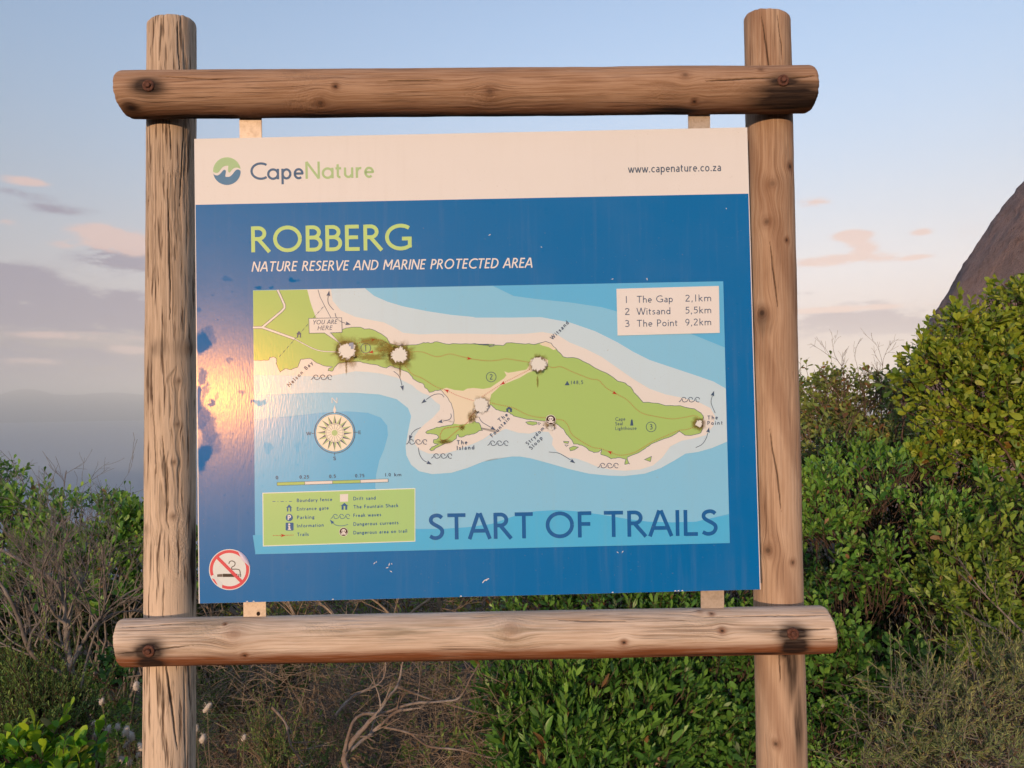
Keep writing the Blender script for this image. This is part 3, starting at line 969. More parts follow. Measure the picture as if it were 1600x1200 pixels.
h = 0.065
X_ = 0.64
GL = {
    'A': (.70, [[(.0, 0), (.31, 1)], [(.70, 0), (.36, 1)], [(.13, .32), (.57, .32)]]),
    'B': (.52, [[(h, 0), (h, 1)], [(h, 1 - h), (.24, 1 - h)] + arc(.24, .735, .20, .20, 90, -90) + [(h, .535)], [(h, .535), (.27, .535)] + arc(.27, .30, .22, .235, 90, -90) + [(h, h)]]),
    'C': (.74, [arc(.52, .5, .46, .45, 52, 308, 24)]),
    'D': (.70, [[(h, 0), (h, 1)], [(h, 1 - h), (.26, 1 - h)] + arc(.26, .5, .39, .435, 90, -90, 20) + [(h, h)]]),
    'E': (.48, [[(h, 0), (h, 1)], [(h, 1 - h), (.46, 1 - h)], [(h, .52), (.43, .52)], [(h, h), (.48, h)]]),
    'F': (.46, [[(h, 0), (h, 1)], [(h, 1 - h), (.46, 1 - h)], [(h, .52), (.42, .52)]]),
    'G': (.86, [arc(.50, .5, .45, .445, 52, 318, 26), [(.795, .09), (.795, .47)], [(.54, .44), (.86, .44)]]),
    'H': (.70, [[(h, 0), (h, 1)], [(.70 - h, 0), (.70 - h, 1)], [(h, .52), (.70 - h, .52)]]),
    'I': (.13, [[(h, 0), (h, 1)]]),
    'K': (.62, [[(h, 0), (h, 1)], [(.56, 1), (h, .5)], [(.2, .6), (.60, 0)]]),
    'L': (.46, [[(h, 0), (h, 1)], [(h, h), (.46, h)]]),
    'M': (.84, [[(h, 0), (h, 1)], [(.84 - h, 0), (.84 - h, 1)], [(h + .01, 1), (.42, .30)], [(.84 - h - .01, 1), (.42, .30)]]),
    'N': (.74, [[(h, 0), (h, 1)], [(.74 - h, 0), (.74 - h, 1)], [(h, 1), (.74 - h, 0)]]),
    'O': (.94, [arc(.47, .5, .41, .445, 0, 352, 30) + [(.88, .5)]]),
    'P': (.50, [[(h, 0), (h, 1)], [(h, 1 - h), (.24, 1 - h)] + arc(.24, .70, .21, .235, 90, -90) + [(h, .465)]]),
    'R': (.60, [[(h, 0), (h, 1)], [(h, 1 - h), (.24, 1 - h)] + arc(.24, .725, .20, .21, 90, -90) + [(h, .515)], [(.22, .53), (.60, 0)]]),
    'S': (.50, [sm([(.44, .84), (.36, .915), (.25, .937), (.12, .89), (.06, .78), (.09, .665), (.2, .575), (.33, .49), (.43, .39), (.445, .26), (.38, .13), (.26, .068), (.14, .075), (.03, .14)])]),
    'T': (.62, [[(.31, 0), (.31, 1)], [(0, 1 - h), (.62, 1 - h)]]),
    'U': (.66, [[(h, 1), (h, .32)] + arc(.33, .32, .265, .26, 180, 360, 16) + [(.66 - h, 1)]]),
    'V': (.66, [[(0, 1), (.31, 0)], [(.66, 1), (.35, 0)]]),
    'W': (1.0, [[(0, 1), (.25, 0)], [(.5, 1), (.27, 0)], [(.5, 1), (.73, 0)], [(1.0, 1), (.75, 0)]]),
    'Y': (.62, [[(0, 1), (.31, .45)], [(.62, 1), (.31, .45)], [(.31, .47), (.31, 0)]]),
    'a': (.43, [[(.37, 0), (.37, .42)] + arc(.22, .42, .15, .165, 0, 140, 10), arc(.20, .18, .15, .14, 60, 330, 14) + [(.37, .17)], [(.37, .36), (.22, .33)]]),
    '@': (.56, [arc(.27, .31, .24, .275, 0, 352, 22) + [(.51, .31)], [(.51, 0), (.51, .62)]]),
    'b': (.50, [[(h, 0), (h, 1)], arc(.26, .31, .19, .265, 0, 352, 20) + [(.45, .31)]]),
    'c': (.44, [arc(.27, .31, .21, .265, 50, 310, 18)]),
    'd': (.50, [[(.50 - h, 0), (.50 - h, 1)], arc(.24, .31, .19, .265, 0, 352, 20) + [(.43, .31)]]),
    'e': (.48, [[(.06, .32), (.43, .32)] + arc(.25, .31, .19, .265, 5, 310, 20)]),
    'f': (.28, [[(.12, 0), (.12, .78)] + arc(.25, .78, .13, .16, 180, 80, 8), [(0, .60), (.26, .60)]]),
    'g': (.48, [arc(.22, .38, .16, .18, 0, 352, 18) + [(.38, .38)], sm([(.12, .22), (.09, .14), (.2, .08), (.36, .03), (.40, -.09), (.28, -.2), (.1, -.18), (.05, -.08), (.16, .05)]), [(.34, .56), (.47, .58)]]),
    'h': (.48, [[(h, 0), (h, 1)], [(h, .38)] + arc(.25, .38, .17, .20, 165, 0, 10) + [(.42, 0)]]),
    'i': (.13, [[(h, 0), (h, .62)], [(h, .78), (h, .92)]]),
    'k': (.44, [[(h, 0), (h, 1)], [(.40, .62), (h, .32)], [(.15, .38), (.43, 0)]]),
    'l': (.13, [[(h, 0), (h, 1)]]),
    'm': (.78, [[(h, 0), (h, .62)], [(h, .40)] + arc(.24, .40, .155, .18, 165, 0, 10) + [(.395, 0)], [(.395, .40)] + arc(.56, .40, .155, .18, 165, 0, 10) + [(.715, 0)]]),
    'n': (.48, [[(h, 0), (h, .62)], [(h, .38)] + arc(.25, .38, .17, .20, 165, 0, 10) + [(.42, 0)]]),
    'o': (.52, [arc(.26, .31, .205, .265, 0, 352, 22) + [(.465, .31)]]),
    'p': (.50, [[(h, -.30), (h, .62)], arc(.26, .31, .19, .265, 0, 352, 20) + [(.45, .31)]]),
    'r': (.32, [[(h, 0), (h, .62)], [(h, .36)] + arc(.25, .36, .17, .21, 165, 75, 8)]),
    's': (.36, [sm([(.31, .53), (.2, .575), (.09, .53), (.08, .43), (.18, .34), (.28, .26), (.30, .15), (.2, .065), (.1, .06), (.03, .10)])]),
    't': (.30, [[(.11, .82), (.11, .16)] + arc(.22, .16, .11, .10, 180, 280, 7), [(0, .58), (.28, .58)]]),
    'u': (.48, [[(h, .62), (h, .25)] + arc(.23, .25, .165, .185, 180, 345, 10), [(.42, 0), (.42, .62)]]),
    'v': (.46, [[(0, .62), (.215, 0)], [(.46, .62), (.245, 0)]]),
    'w': (.70, [[(0, .62), (.18, 0)], [(.35, .62), (.20, 0)], [(.35, .62), (.50, 0)], [(.70, .62), (.52, 0)]]),
    'y': (.46, [[(0, .62), (.225, .02)], [(.46, .62), (.12, -.30)]]),
    'z': (.42, [[(.02, .56), (.40, .56)], [(.38, .56), (.04, .06)], [(.0, .06), (.42, .06)]]),
    '0': (.50, [arc(.25, .5, .19, .44, 0, 352, 24) + [(.44, .5)]]),
    '1': (.30, [[(.15, 0), (.15, 1)]]),
    '2': (.50, [sm([(.05, .80), (.12, .90), (.25, .937), (.37, .88), (.42, .75), (.37, .59), (.22, .37), (.05, .09)]), [(.02, h), (.48, h)]]),
    '3': (.48, [sm([(.06, .88), (.2, .937), (.34, .88), (.37, .73), (.30, .58), (.16, .535)]), sm([(.16, .535), (.34, .49), (.42, .32), (.36, .14), (.2, .065), (.04, .12)])]),
    '4': (.54, [[(.38, 0), (.38, 1)], [(.38, .98), (.02, .27)], [(.0, .27), (.54, .27)]]),
    '5': (.48, [[(.44, 1 - h), (.13, 1 - h), (.10, .53)], sm([(.10, .55), (.24, .60), (.38, .53), (.43, .36), (.37, .16), (.2, .065), (.04, .11)])]),
    '7': (.48, [[(.02, 1 - h), (.46, 1 - h)], [(.44, 1 - h), (.16, 0)]]),
    '8': (.48, [arc(.24, .745, .155, .19, 0, 352, 18) + [(.395, .745)], arc(.24, .30, .19, .235, 0, 352, 18) + [(.43, .30)]]),
    '9': (.50, [arc(.25, .66, .19, .275, 0, 352, 20) + [(.44, .66)], sm([(.44, .66), (.42, .42), (.32, .2), (.16, .03)])]),
    '.': (.14, [[(.07, 0), (.07, .14)]]),
    ',': (.16, [[(.10, .13), (.04, -.12)]]),
    "'": (.12, [[(.06, 1), (.06, .78)]]),
    ' ': (.30, []),
}


def write(P, s, p0, p1, cap, layer, weight=0.13, slant=0.0, gap=0.16):
    """letter s along the pixel baseline p0-p1, cap height in pixels"""
    adv, x = [], 0.0
    for c in s:
        adv.append(x)
        x += GL[c][0] + gap
    tot = x - gap
    p0 = np.array(p0, float)
    d = np.array(p1, float) - p0
    sx = np.linalg.norm(d) / tot
    d /= np.linalg.norm(d)
    up = np.array([d[1], -d[0]])
    for c, a in zip(s, adv):
        for st in GL[c][1]:
            P.line([p0 + d * ((a + q[0]) * sx + slant * q[1] * cap) + up * q[1] * cap for q in st], weight * cap, layer)


PANEL = bpy.data.objects.new('panel', bpy.data.meshes.new('panel'))
C4 = [(303.5, 217), (1167.5, 199), (1188.5, 921), (310.5, 943)]
cf = pan(np.array([c[0] for c in C4], float), np.array([c[1] for c in C4], float))
cb = cf - PN * 0.010
rimx = []
me = PANEL.data
# board with finely chipped rim
def rim(a, b_, n, q):
    out = []
    for i in range(n):
        p = a + (b_ - a) * i / n
        out.append(p)
    return out
me.from_pydata([tuple(p) for p in cf] + [tuple(p) for p in cb], [], [(3, 2, 1, 0), (4, 5, 6, 7), (0, 1, 5, 4), (1, 2, 6, 5), (2, 3, 7, 6), (3, 0, 4, 7)])
WHITE = T(238, 214, 201, 0.78)
me.materials.append(paint(WHITE))
link(PANEL, SIGN)

BLUE = (0.000, 0.155, 0.455)
GREEN = T(170, 187, 104)
SAND = T(236, 213, 199, 0.76)
DRIFT = T(238, 208, 176, 0.76)
PALE = T(206, 211, 213, 0.76)
MID = T(142, 193, 216, 0.74)
DEEP = T(104, 180, 216, 0.72)
CYAN = T(90, 182, 218, 0.70)
INK = T(66, 84, 110, 0.78)
INKB = T(38, 92, 138, 0.78)
LIME = T(193, 205, 122, 0.8)
RED = T(190, 48, 40)
BROWN = (0.10, 0.042, 0.018)
DARKBR = (0.035, 0.016, 0.010)


def one(name, pts, col, layer, label=None):
    P = Print()
    P.poly(pts, layer)
    return P.done(name, paint(col), PANEL, label)


def z(k, *pts):
    ox, oy, s = {1: (380, 430, 4), 2: (740, 430, 4), 3: (380, 660, 4), 4: (620, 580, 8), 5: (800, 680, 4), 6: (380, 440, 8)}[k]
    return [(ox + a / s, oy + b_ / s) for a, b_ in pts]


one('blue_field', [(305.5, 320), (1169.3, 302.5), (1187.3, 921.0), (312.0, 942.9)], BLUE, 1)
one('map_sheet', [(395.2, 453.5), (1130, 439.5), (1140.3, 848.5), (398.8, 866)], DEEP, 2)
ML = lambda v: 395.2 + (v - 453.5) * 0.0087 + .2
MR = lambda v: 1130 + (v - 439.5) * 0.0252 - .2
MT = lambda u: 453.5 - (u - 395.2) * 0.01905 + .2
one('water_area', [(770, MT(770))] + z(2, (250, 130), (400, 150), (600, 170), (800, 200), (1000, 255), (1200, 310), (1380, 375)) + [(MR(543), 543), (MR(700), 700), (MR(803), 803)] +
    z(5, (1150, 540), (1000, 545), (850, 540), (700, 520), (550, 495), (400, 475), (280, 467), (150, 475), (60, 490), (0, 510)) +
    z(3, (1600, 630), (1550, 635), (1400, 655), (1250, 665), (1080, 665), (825, 410), (830, 330), (850, 240), (880, 170), (905, 80)) +
    z(1, (900, 940), (860, 890), (780, 860), (650, 850), (500, 858), (300, 880)) + [(ML(655), 655), (ML(460), 460)] + [(398, MT(398) + .4)], MID, 3)
one('water_area', [(MR(805), 805)] + z(5, (1250, 520), (1150, 540), (1000, 545), (850, 540), (700, 520), (550, 495), (400, 475), (280, 467), (150, 475), (60, 490), (0, 510)) +
    z(3, (1550, 635), (1400, 655), (1250, 665), (1080, 670), (700, 690), (60, 705)) + [(399.2, 865.6), (1140, 848.2)], CYAN, 4)
one('water_area', [(570, MT(570))] + z(1, (820, 130), (900, 165), (1000, 195), (1150, 225), (1300, 248), (1450, 262)) +
    z(2, (0, 265), (240, 265), (420, 262), (600, 295), (760, 350), (900, 420), (1000, 480), (1100, 530), (1250, 580), (1400, 630), (1500, 665)) + [(MR(607), 607), (MR(690), 690)] +
    z(5, (1250, 80), (1160, 105), (1085, 115), (1020, 155), (930, 205), (830, 240), (700, 255), (600, 252), (480, 240), (350, 210), (230, 175), (120, 145), (50, 133), (0, 133), (-110, 145)) +
    z(3, (1600, 220), (1500, 245), (1400, 285), (1300, 315), (1180, 323), (1100, 305), (1050, 265), (1020, 205), (1015, 150), (1030, 60)) +
    z(1, (1050, 880), (1030, 830), (960, 775), (850, 745), (700, 735), (500, 733), (300, 740)) + [(ML(617), 617), (ML(455), 455), (400, MT(400) + .3)], PALE, 5)
one('shore_area', [(517, MT(517))] + z(1, (560, 160), (610, 220), (700, 260), (800, 280), (880, 295), (940, 325), (1000, 360), (1100, 370), (1250, 365), (1400, 365)) +
    z(2, (0, 366), (200, 370), (330, 365), (430, 355), (520, 370), (600, 420), (700, 460), (800, 510), (900, 580), (1000, 650), (1100, 710), (1200, 745), (1300, 765), (1400, 790), (1480, 830), (1510, 880), (1500, 940), (1450, 1000), (1380, 1020), (1300, 1035), (1230, 1070), (1180, 1140)) +
    z(5, (880, 190), (800, 215), (700, 222), (620, 215), (540, 200), (470, 170), (400, 145), (350, 140), (280, 100), (250, 60), (255, 20)) +
    z(2, (470, 980), (400, 975), (350, 990), (280, 985), (200, 960), (140, 985), (60, 1040)) +
    z(4, (1300, 750), (1180, 780), (1080, 850), (950, 910), (830, 950), (740, 990), (600, 1030), (400, 1030), (280, 980), (220, 900), (220, 820), (270, 740), (350, 660), (450, 580), (540, 480), (540, 420), (480, 380), (400, 300), (330, 280), (250, 230), (200, 180)) +
    z(1, (960, 640), (860, 615), (780, 605), (700, 600), (600, 620), (500, 640), (400, 630), (250, 625)) + [(ML(586), 586), (ML(456), 456), (402, MT(402) + .3)], SAND, 6)

north = z(6, (1240, 600), (1350, 570), (1470, 570)) + z(1, (810, 340), (860, 365), (900, 395), (915, 425), (960, 440), (1080, 435), (1130, 420), (1170, 425), (1210, 415), (1270, 430), (1330, 428), (1420, 430), (1500, 435), (1530, 430), (1540, 445), (1570, 432)) + \
    z(2, (0, 432), (40, 432), (60, 437), (95, 437), (100, 447), (130, 437), (185, 440), (205, 423), (300, 428), (370, 432), (410, 425), (450, 413), (485, 425), (520, 465), (545, 490), (560, 510), (650, 520), (700, 545), (760, 580), (860, 630), (900, 662), (950, 675), (990, 710), (1010, 740), (1060, 795), (1150, 800), (1200, 815), (1290, 815), (1380, 835), (1420, 860), (1438, 890), (1425, 930), (1432, 960), (1420, 985), (1380, 997), (1320, 1000), (1285, 975), (1240, 1005), (1170, 1030), (1110, 1055), (1070, 1085), (1030, 1110), (960, 1138), (975, 1180), (945, 1182), (953, 1150), (900, 1140), (860, 1148), (840, 1135), (795, 1120), (800, 1090), (780, 1105), (750, 1108), (720, 1095), (690, 1070), (650, 1055), (625, 1055), (610, 1025), (580, 995), (560, 960), (520, 930), (480, 910), (440, 912), (380, 905), (330, 900), (250, 880), (225, 860), (180, 850), (140, 840), (112, 812)) + \
    z(4, (1165, 420), (1090, 455), (1010, 520), (985, 560), (975, 620), (1035, 655), (1070, 740), (960, 785), (880, 795), (810, 825), (775, 820), (768, 790), (750, 800), (745, 840), (690, 880), (600, 905), (500, 955), (480, 965), (465, 985), (430, 995), (410, 980), (440, 945), (520, 912), (470, 905), (455, 890), (460, 855), (500, 850), (525, 825), (500, 795), (440, 785), (375, 780), (360, 765), (380, 745), (500, 700), (600, 685), (690, 670), (706, 655), (715, 590), (710, 500), (680, 400), (620, 310), (545, 232), (480, 240), (410, 265), (390, 240), (385, 225), (350, 205), (340, 170), (320, 150), (220, 105), (180, 60), (150, 20), (110, 0)) + \
    z(1, (960, 580), (920, 565), (895, 580), (870, 575), (835, 560), (770, 550), (720, 540), (640, 545), (600, 548), (570, 575), (560, 598), (530, 597), (535, 582), (560, 573), (500, 565), (440, 535), (410, 520), (360, 525), (350, 550), (340, 575), (300, 590), (260, 585), (232, 605), (222, 590), (205, 550), (207, 520), (190, 510), (165, 515), (160, 530), (130, 530), (66, 531))
q = np.random.default_rng(3)
coast = []
for i in range(len(north) - 1):
    a, b_ = np.array(north[i]), np.array(north[i + 1])
    coast.append(tuple(a))
    if np.hypot(*(b_ - a)) > 7:
        for f in (0.33, 0.67):
            coast.append(tuple(a + (b_ - a) * f + q.normal(0, 0.5, 2)))
coast.append(north[-1])
one('land_area', [(ML(562.5), 562.5), (ML(454), 454)] + z(6, (122, 112), (800, 101), (830, 220), (860, 320), (905, 440), (1000, 600)) + coast, GREEN, 7)
P = Print()
P.poly(z(4, (548, 236), (620, 205), (720, 235), (830, 245), (880, 218), (960, 210), (1080, 222), (1170, 205), (1340, 90), (1370, 50), (1345, 5)) +
       z(2, (190, 600), (215, 610), (250, 605), (330, 590), (350, 560), (355, 530), (380, 515), (430, 512), (465, 530), (465, 565), (440, 580), (380, 595), (340, 610), (290, 640), (170, 690), (110, 745), (100, 790)) +
       z(4, (1163, 424), (1090, 457), (1010, 522), (987, 562), (977, 622), (930, 650), (800, 668), (708, 655), (713, 590), (708, 500), (678, 402), (618, 312)), 8)
P.poly(z(2, (410, 430), (450, 415), (484, 427), (516, 462), (500, 468), (470, 450), (430, 440)), 8)
P.done('sand_area', paint(DRIFT), PANEL)
P = Print()
P.line(coast, 0.75, 9)
P.line(z(6, (935, 101), (960, 190), (985, 240), (1015, 300), (1095, 450)), 0.75, 9)
for isl in ([(325, 918), (350, 913), (395, 918), (398, 930), (370, 938), (340, 932)], [(405, 920), (418, 925), (408, 936)], [(562, 1038), (595, 1040), (590, 1052), (565, 1048)], [(570, 1060), (592, 1062), (580, 1070)],
            [(598, 1080), (625, 1068), (655, 1075), (630, 1092), (605, 1098)], [(1068, 1152), (1112, 1132), (1105, 1165), (1085, 1158)]):
    P.line(z(2, *isl), 0.7, 9, True)
P.done('coast_line', paint(INK), PANEL)
P = Print()
for isl in ([(325, 918), (350, 913), (395, 918), (398, 930), (370, 938), (340, 932)], [(562, 1038), (595, 1040), (590, 1052), (565, 1048)], [(598, 1080), (625, 1068), (655, 1075), (630, 1092), (605, 1098)], [(1068, 1152), (1112, 1132), (1105, 1165), (1085, 1158)]):
    P = Print()
    P.poly(z(2, *isl), 8)
    P.done('islet', paint(GREEN), PANEL)
# roads
P = Print()
P.line(z(6, (430, 104), (470, 190), (515, 290), (515, 330), (480, 370), (240, 570)), 4.2, 9)
P.line(z(6, (122, 573), (240, 573), (640, 715)), 4.2, 9)
P.line(sm(z(6, (640, 715), (760, 780), (880, 840), (980, 868), (1080, 876), (1180, 878))), 1.8, 9)
P.done('road_line', paint(INK), PANEL)
P = Print()
P.line(z(6, (430, 104), (470, 190), (515, 290), (515, 330), (480, 370), (240, 570)), 2.9, 10)
P.line(z(6, (122, 573), (240, 573), (640, 715)), 2.9, 10)
P.line(sm(z(6, (640, 715), (760, 780), (880, 840), (980, 868), (1080, 876), (1180, 878))), 1.2, 10)
P.done('road_fill', paint(SAND), PANEL)
# boundary fence
P = Print()
a, b_ = np.array(z(6, (450, 940))[0]), np.array(z(6, (1010, 305))[0])
L_ = np.hypot(*(b_ - a))
k = 0.0
while k < L_:
    P.line([a + (b_ - a) * k / L_, a + (b_ - a) * min(1, (k + 5) / L_)], 0.7, 10)
    P.line([a + (b_ - a) * min(1, (k + 6.5) / L_), a + (b_ - a) * min(1, (k + 7.3) / L_)], 0.7, 10)
    k += 9
P.done('fence_line', paint(INK), PANEL)


def dotted(P, pts, layer, r=0.72, gap=3.0):
    pts = np.array(sm(pts, 8))
    d = np.concatenate([[0], np.cumsum(np.hypot(*np.diff(pts, axis=0).T))])
    for s in np.arange(0, d[-1], gap):
        P.disc(np.interp(s, d, pts[:, 0]), np.interp(s, d, pts[:, 1]), r, layer, 6)


def head(P, u, v, ang, s, layer, notch=0.35):
    ca, sa = math.cos(math.radians(ang)), -math.sin(math.radians(ang))
    R = lambda x, y: (u + s * (x * ca + y * sa), v + s * (x * sa - y * ca))
    P.poly([R(1, 0), R(-.8, .62), R(-.8 + notch, 0), R(-.8, -.62)], layer)


P = Print()
dotted(P, z(1, (715, 425), (760, 412), (815, 402), (865, 408), (905, 432), (930, 455)), 11)
dotted(P, z(1, (1045, 480), (1120, 480), (1210, 510), (1290, 492), (1350, 505), (1420, 522), (1530, 535), (1600, 530), (1640, 522), (1700, 530), (1790, 545)), 11)
dotted(P, z(2, (455, 565), (500, 578), (545, 572), (620, 605), (730, 648), (780, 655), (830, 705), (890, 740), (960, 780), (1010, 830), (1060, 865), (1150, 885), (1240, 898), (1310, 890), (1380, 878), (1415, 895)), 11)
dotted(P, z(2, (1390, 945), (1330, 965), (1285, 970), (1200, 1005), (1110, 1045), (1010, 1105), (920, 1125), (850, 1105), (800, 1085), (730, 1070), (620, 1000), (590, 940), (560, 908), (515, 900)), 11)
dotted(P, z(2, (450, 890), (400, 888), (330, 870), (250, 830), (160, 810), (95, 795)), 11)
dotted(P, z(2, (350, 590), (280, 625), (180, 678), (60, 755), (10, 790)), 11)
dotted(P, z(1, (705, 495), (760, 490), (805, 480), (860, 470), (905, 468)), 11)
dotted(P, z(1, (1015, 570), (1060, 620), (1120, 645), (1200, 695), (1270, 720), (1340, 752), (1440, 785)), 11)
dotted(P, z(4, (1030, 440), (960, 520), (880, 640), (810, 700), (720, 770), (640, 840), (580, 870), (545, 850), (545, 790), (590, 720), (700, 700), (790, 690)), 11, 0.75, 2.4)
for (zz_, xx_, yy_, an_) in ((1, 812, 403, 10), (1, 800, 481, 190), (1, 1412, 521, -5), (1, 1272, 721, 155), (2, 182, 676, 210), (2, 882, 737, -28), (2, 852, 1106, 155)):
    u_, v_ = z(zz_, (xx_, yy_))[0]
    head(P, u_, v_, an_, 4.2, 11)
tag(P.done('trail_line', paint(RED), PANEL), kind='stuff')

# currents, waves and other ink marks


def arrow(pts, w=0.9, s=4.6):
    P = Print()
    q_ = sm(pts, 6)
    P.line(q_[:-2], w, 11)
    (x0, y0), (x1, y1) = q_[-4], q_[-1]
    head(P, x1, y1, math.degrees(math.atan2(-(y1 - y0), x1 - x0)), s, 12, 0.15)
    P.done('current_arrow', paint(INK), PANEL)


arrow(z(6, (1130, 355), (1075, 290), (1058, 230), (1068, 150)))
arrow(z(6, (1148, 395), (1165, 450), (1220, 500), (1310, 528)))
arrow(z(1, (940, 600), (970, 625), (985, 660), (995, 705)))
arrow(z(4, (590, 325), (560, 290), (500, 285), (430, 310), (335, 380)))
arrow(z(4, (675, 530), (680, 570), (650, 605), (540, 632)))
arrow(z(4, (300, 705), (240, 730), (190, 775), (165, 832)))
arrow(z(4, (268, 955), (285, 1040), (330, 1110), (405, 1150)))
arrow(z(4, (1025, 570), (1060, 630), (1120, 670), (1205, 718)))
arrow(z(2, (470, 1105), (530, 1112), (580, 1138), (620, 1165)))
arrow(z(2, (1510, 862), (1488, 810), (1485, 780), (1497, 740)))
arrow(z(2, (1388, 1078), (1430, 1055), (1455, 1015), (1468, 968)))


def waves(PP, u, v, s=1.0, w=1.0, lay=11):
    for k in range(3):
        x = u + k * 10.6 * s
        PP.line(sm([(x - 6.2 * s, v + 3.0 * s), (x - 3.4 * s, v + 1.0 * s), (x - 1.4 * s, v - 2.8 * s), (x + 1.6 * s, v - 4.2 * s), (x + 4.2 * s, v - 3.0 * s), (x + 4.6 * s, v - 1.0 * s)], 4), w, lay)
        PP.line(sm([(x - .6 * s, v - 1.2 * s), (x - .2 * s, v + 2.0 * s), (x + 2.6 * s, v + 3.2 * s), (x + 4.4 * s, v + 2.6 * s)], 4), w, lay)


for (u, v) in ((492, 590), (641, 691), (680, 713), (768, 693), (1067, 625), (940, 728)):
    P = Print()
    waves(P, u, v)
    P.done('wave_symbol', paint(INK), PANEL)
# numbered places, spot height, letters
for (u, v, s_) in ((571.5, 544, '1'), (767.5, 589, '2'), (1017.3, 667, '3')):
    P = Print()
    P.ring(u, v, 7.6, 0.9, 11)
    write(P, s_, (u - 2.2 if s_ != '1' else u - 1.2, v + 4.2), (u + 2.4 if s_ != '1' else u + 1.2, v + 4.1), 8.6, 11, 0.13)
    P.done('place_number', paint(INK), PANEL)
P = Print()
P.poly([(882.3, 602), (890, 601.8), (886.3, 595)], 11)
write(P, '148,5', (892, 600.5), (911, 600), 5.6, 11, 0.15, 0, 0.3)
P.done('spot_height', paint(INK), PANEL)
for s_, a, b_, cp in (('Nelson Bay', (452, 604.5), (489, 568), 5.8), ('Witsand', (863.5, 531), (889, 505), 6.2), ('The', (781, 660), (794, 649), 6), ('Fountain', (769.5, 683.5), (797, 655), 6.2),
                      ("Strydom'", (825, 696), (853, 668), 6), ('Sloop', (830.5, 703), (848, 685), 6), ('The', (714, 694.5), (730, 694), 6.4), ('Island', (714, 703), (741, 702), 6.4),
                      ('The', (1105.5, 655.5), (1121.5, 655), 6), ('Point', (1105.5, 664), (1129, 663.3), 6)):
    P = Print()
    write(P, s_, a, b_, cp, 11, 0.19, 0, 0.34)
    P.done('place_lettering', paint(INK), PANEL)
for s_, a, b_, cp in (('Cape', (961.5, 657.5), (977, 657), 5.4), ('Seal', (961.5, 664.7), (973, 664.2), 5.4), ('Lighthouse', (961.5, 672), (994.5, 671.4), 5.4)):
    P = Print()
    write(P, s_, a, b_, cp, 11, 0.13)
    P.done('place_lettering', paint(INK), PANEL)
P = Print()
P.poly([(984.7, 665), (989.7, 665), (988.3, 655.5), (986.1, 655.5)], 11)
P.done('lighthouse_symbol', paint(INK), PANEL)
P = Print()
write(P, 'YOU ARE', (488.5, 507), (526, 506), 6.8, 13, 0.13, 0.22)
write(P, 'HERE', (496, 516), (518.5, 515.4), 6.8, 13, 0.13, 0.22)
P.done('callout_lettering', paint(INK), PANEL)
P = Print()
# gate house beside the road
for (zz_, X0, Y0, s_) in ((6, 697, 660, 1.0),):
    u_, v_ = z(zz_, (X0, Y0))[0]
    P.poly([(u_ - 4, v_ - .5), (u_, v_ - 5.5), (u_ + 4, v_ - .5), (u_ + 3, v_ - .5), (u_ + 3, v_ + 5), (u_ + 1.2, v_ + 5), (u_ + 1.2, v_), (u_ - 1.2, v_), (u_ - 1.2, v_ + 5), (u_ - 3, v_ + 5), (u_ - 3, v_ - .5)], 11)
P.done('gate_symbol', paint(INK), PANEL)
P = Print()
u_, v_ = 795.5, 640
P.poly([(u_ - 5.5, v_ - .5), (u_, v_ - 5), (u_ + 5.5, v_ - .5), (u_ + 4.4, v_ - .5), (u_ + 4.4, v_ + 3.8), (u_ + 1.3, v_ + 3.8), (u_ + 1.3, v_ - .5), (u_ - 1.3, v_ - .5), (u_ - 1.3, v_ + 3.8), (u_ - 4.4, v_ + 3.8), (u_ - 4.4, v_ - .5)], 11)
P.done('shack_symbol', paint(INK), PANEL)

# call-out
P = Print()
cal = z(6, (820, 460), (1230, 452), (1236, 635), (1092, 640), (1222, 782), (1015, 642), (825, 645))
P.poly(cal, 11)
P.done('callout', paint(SAND), PANEL)
P = Print()
P.line(cal, 0.8, 12, True)
P.done('callout_outline', paint(INK), PANEL)

# place list
P = Print()
P.poly(z(2, (893, 85), (1533, 67), (1538, 360), (900, 377)), 11)
P.done('list_box', paint(WHITE), PANEL)
P = Print()
for s_, n_, km, y0 in (('The Gap', '1', '2,1km', 473.5), ('Witsand', '2', '5,5km', 492.3), ('The Point', '3', '9,2km', 511)):
    write(P, n_, (976.5, y0), (984, y0 - .2) if n_ != '1' else (981, y0 - .1), 10.8, 12, 0.115)
    wd = {'The Gap': 56, 'Witsand': 52.5, 'The Point': 63.5}[s_]
    write(P, s_, (995.2, y0 - .4), (995.2 + wd, y0 - .4 - wd * .02), 10.8, 12, 0.115, 0, 0.13)
    write(P, km, (1070.8, y0 - 2.1), (1111.5, y0 - 3), 10.8, 12, 0.115, 0, 0.15)
P.done('lettering', paint(INK), PANEL)

# compass rose
P = Print()
CX, CY = 522.8, 676.3
P.disc(CX, CY, 29.3, 6, 48)
P.done('compass_rose', paint(T(240, 216, 190)), PANEL)
P = Print()
P.ring(CX, CY, 31.6, 1.1, 7, 60)
P.ring(CX, CY, 29.2, 0.5, 7, 60)
P.ring(CX, CY, 15.0, 0.6, 7, 40)
P.ring(CX, CY, 13.2, 0.4, 7, 40)
for k in range(16):
    a = math.radians(k * 22.5)
    c_, s_ = math.cos(a), math.sin(a)
    R = lambda x, y: (CX + x * c_ - y * s_, CY + x * s_ + y * c_)
    P.poly([R(14.8, 0.2), R(14.8, 2.9), R(28, 0)], 7)
    P.line([R(5.5, 0), R(13.2, 0)], 0.35, 7)
for p_, q_ in (((481.5 + 5.5, 677.4), (491, 677.3)), ((552.5, 675.6), (558.7, 675.4)), ((522.6, 707), (522.6, 711.7))):
    P.line([p_, q_], 0.8, 7)
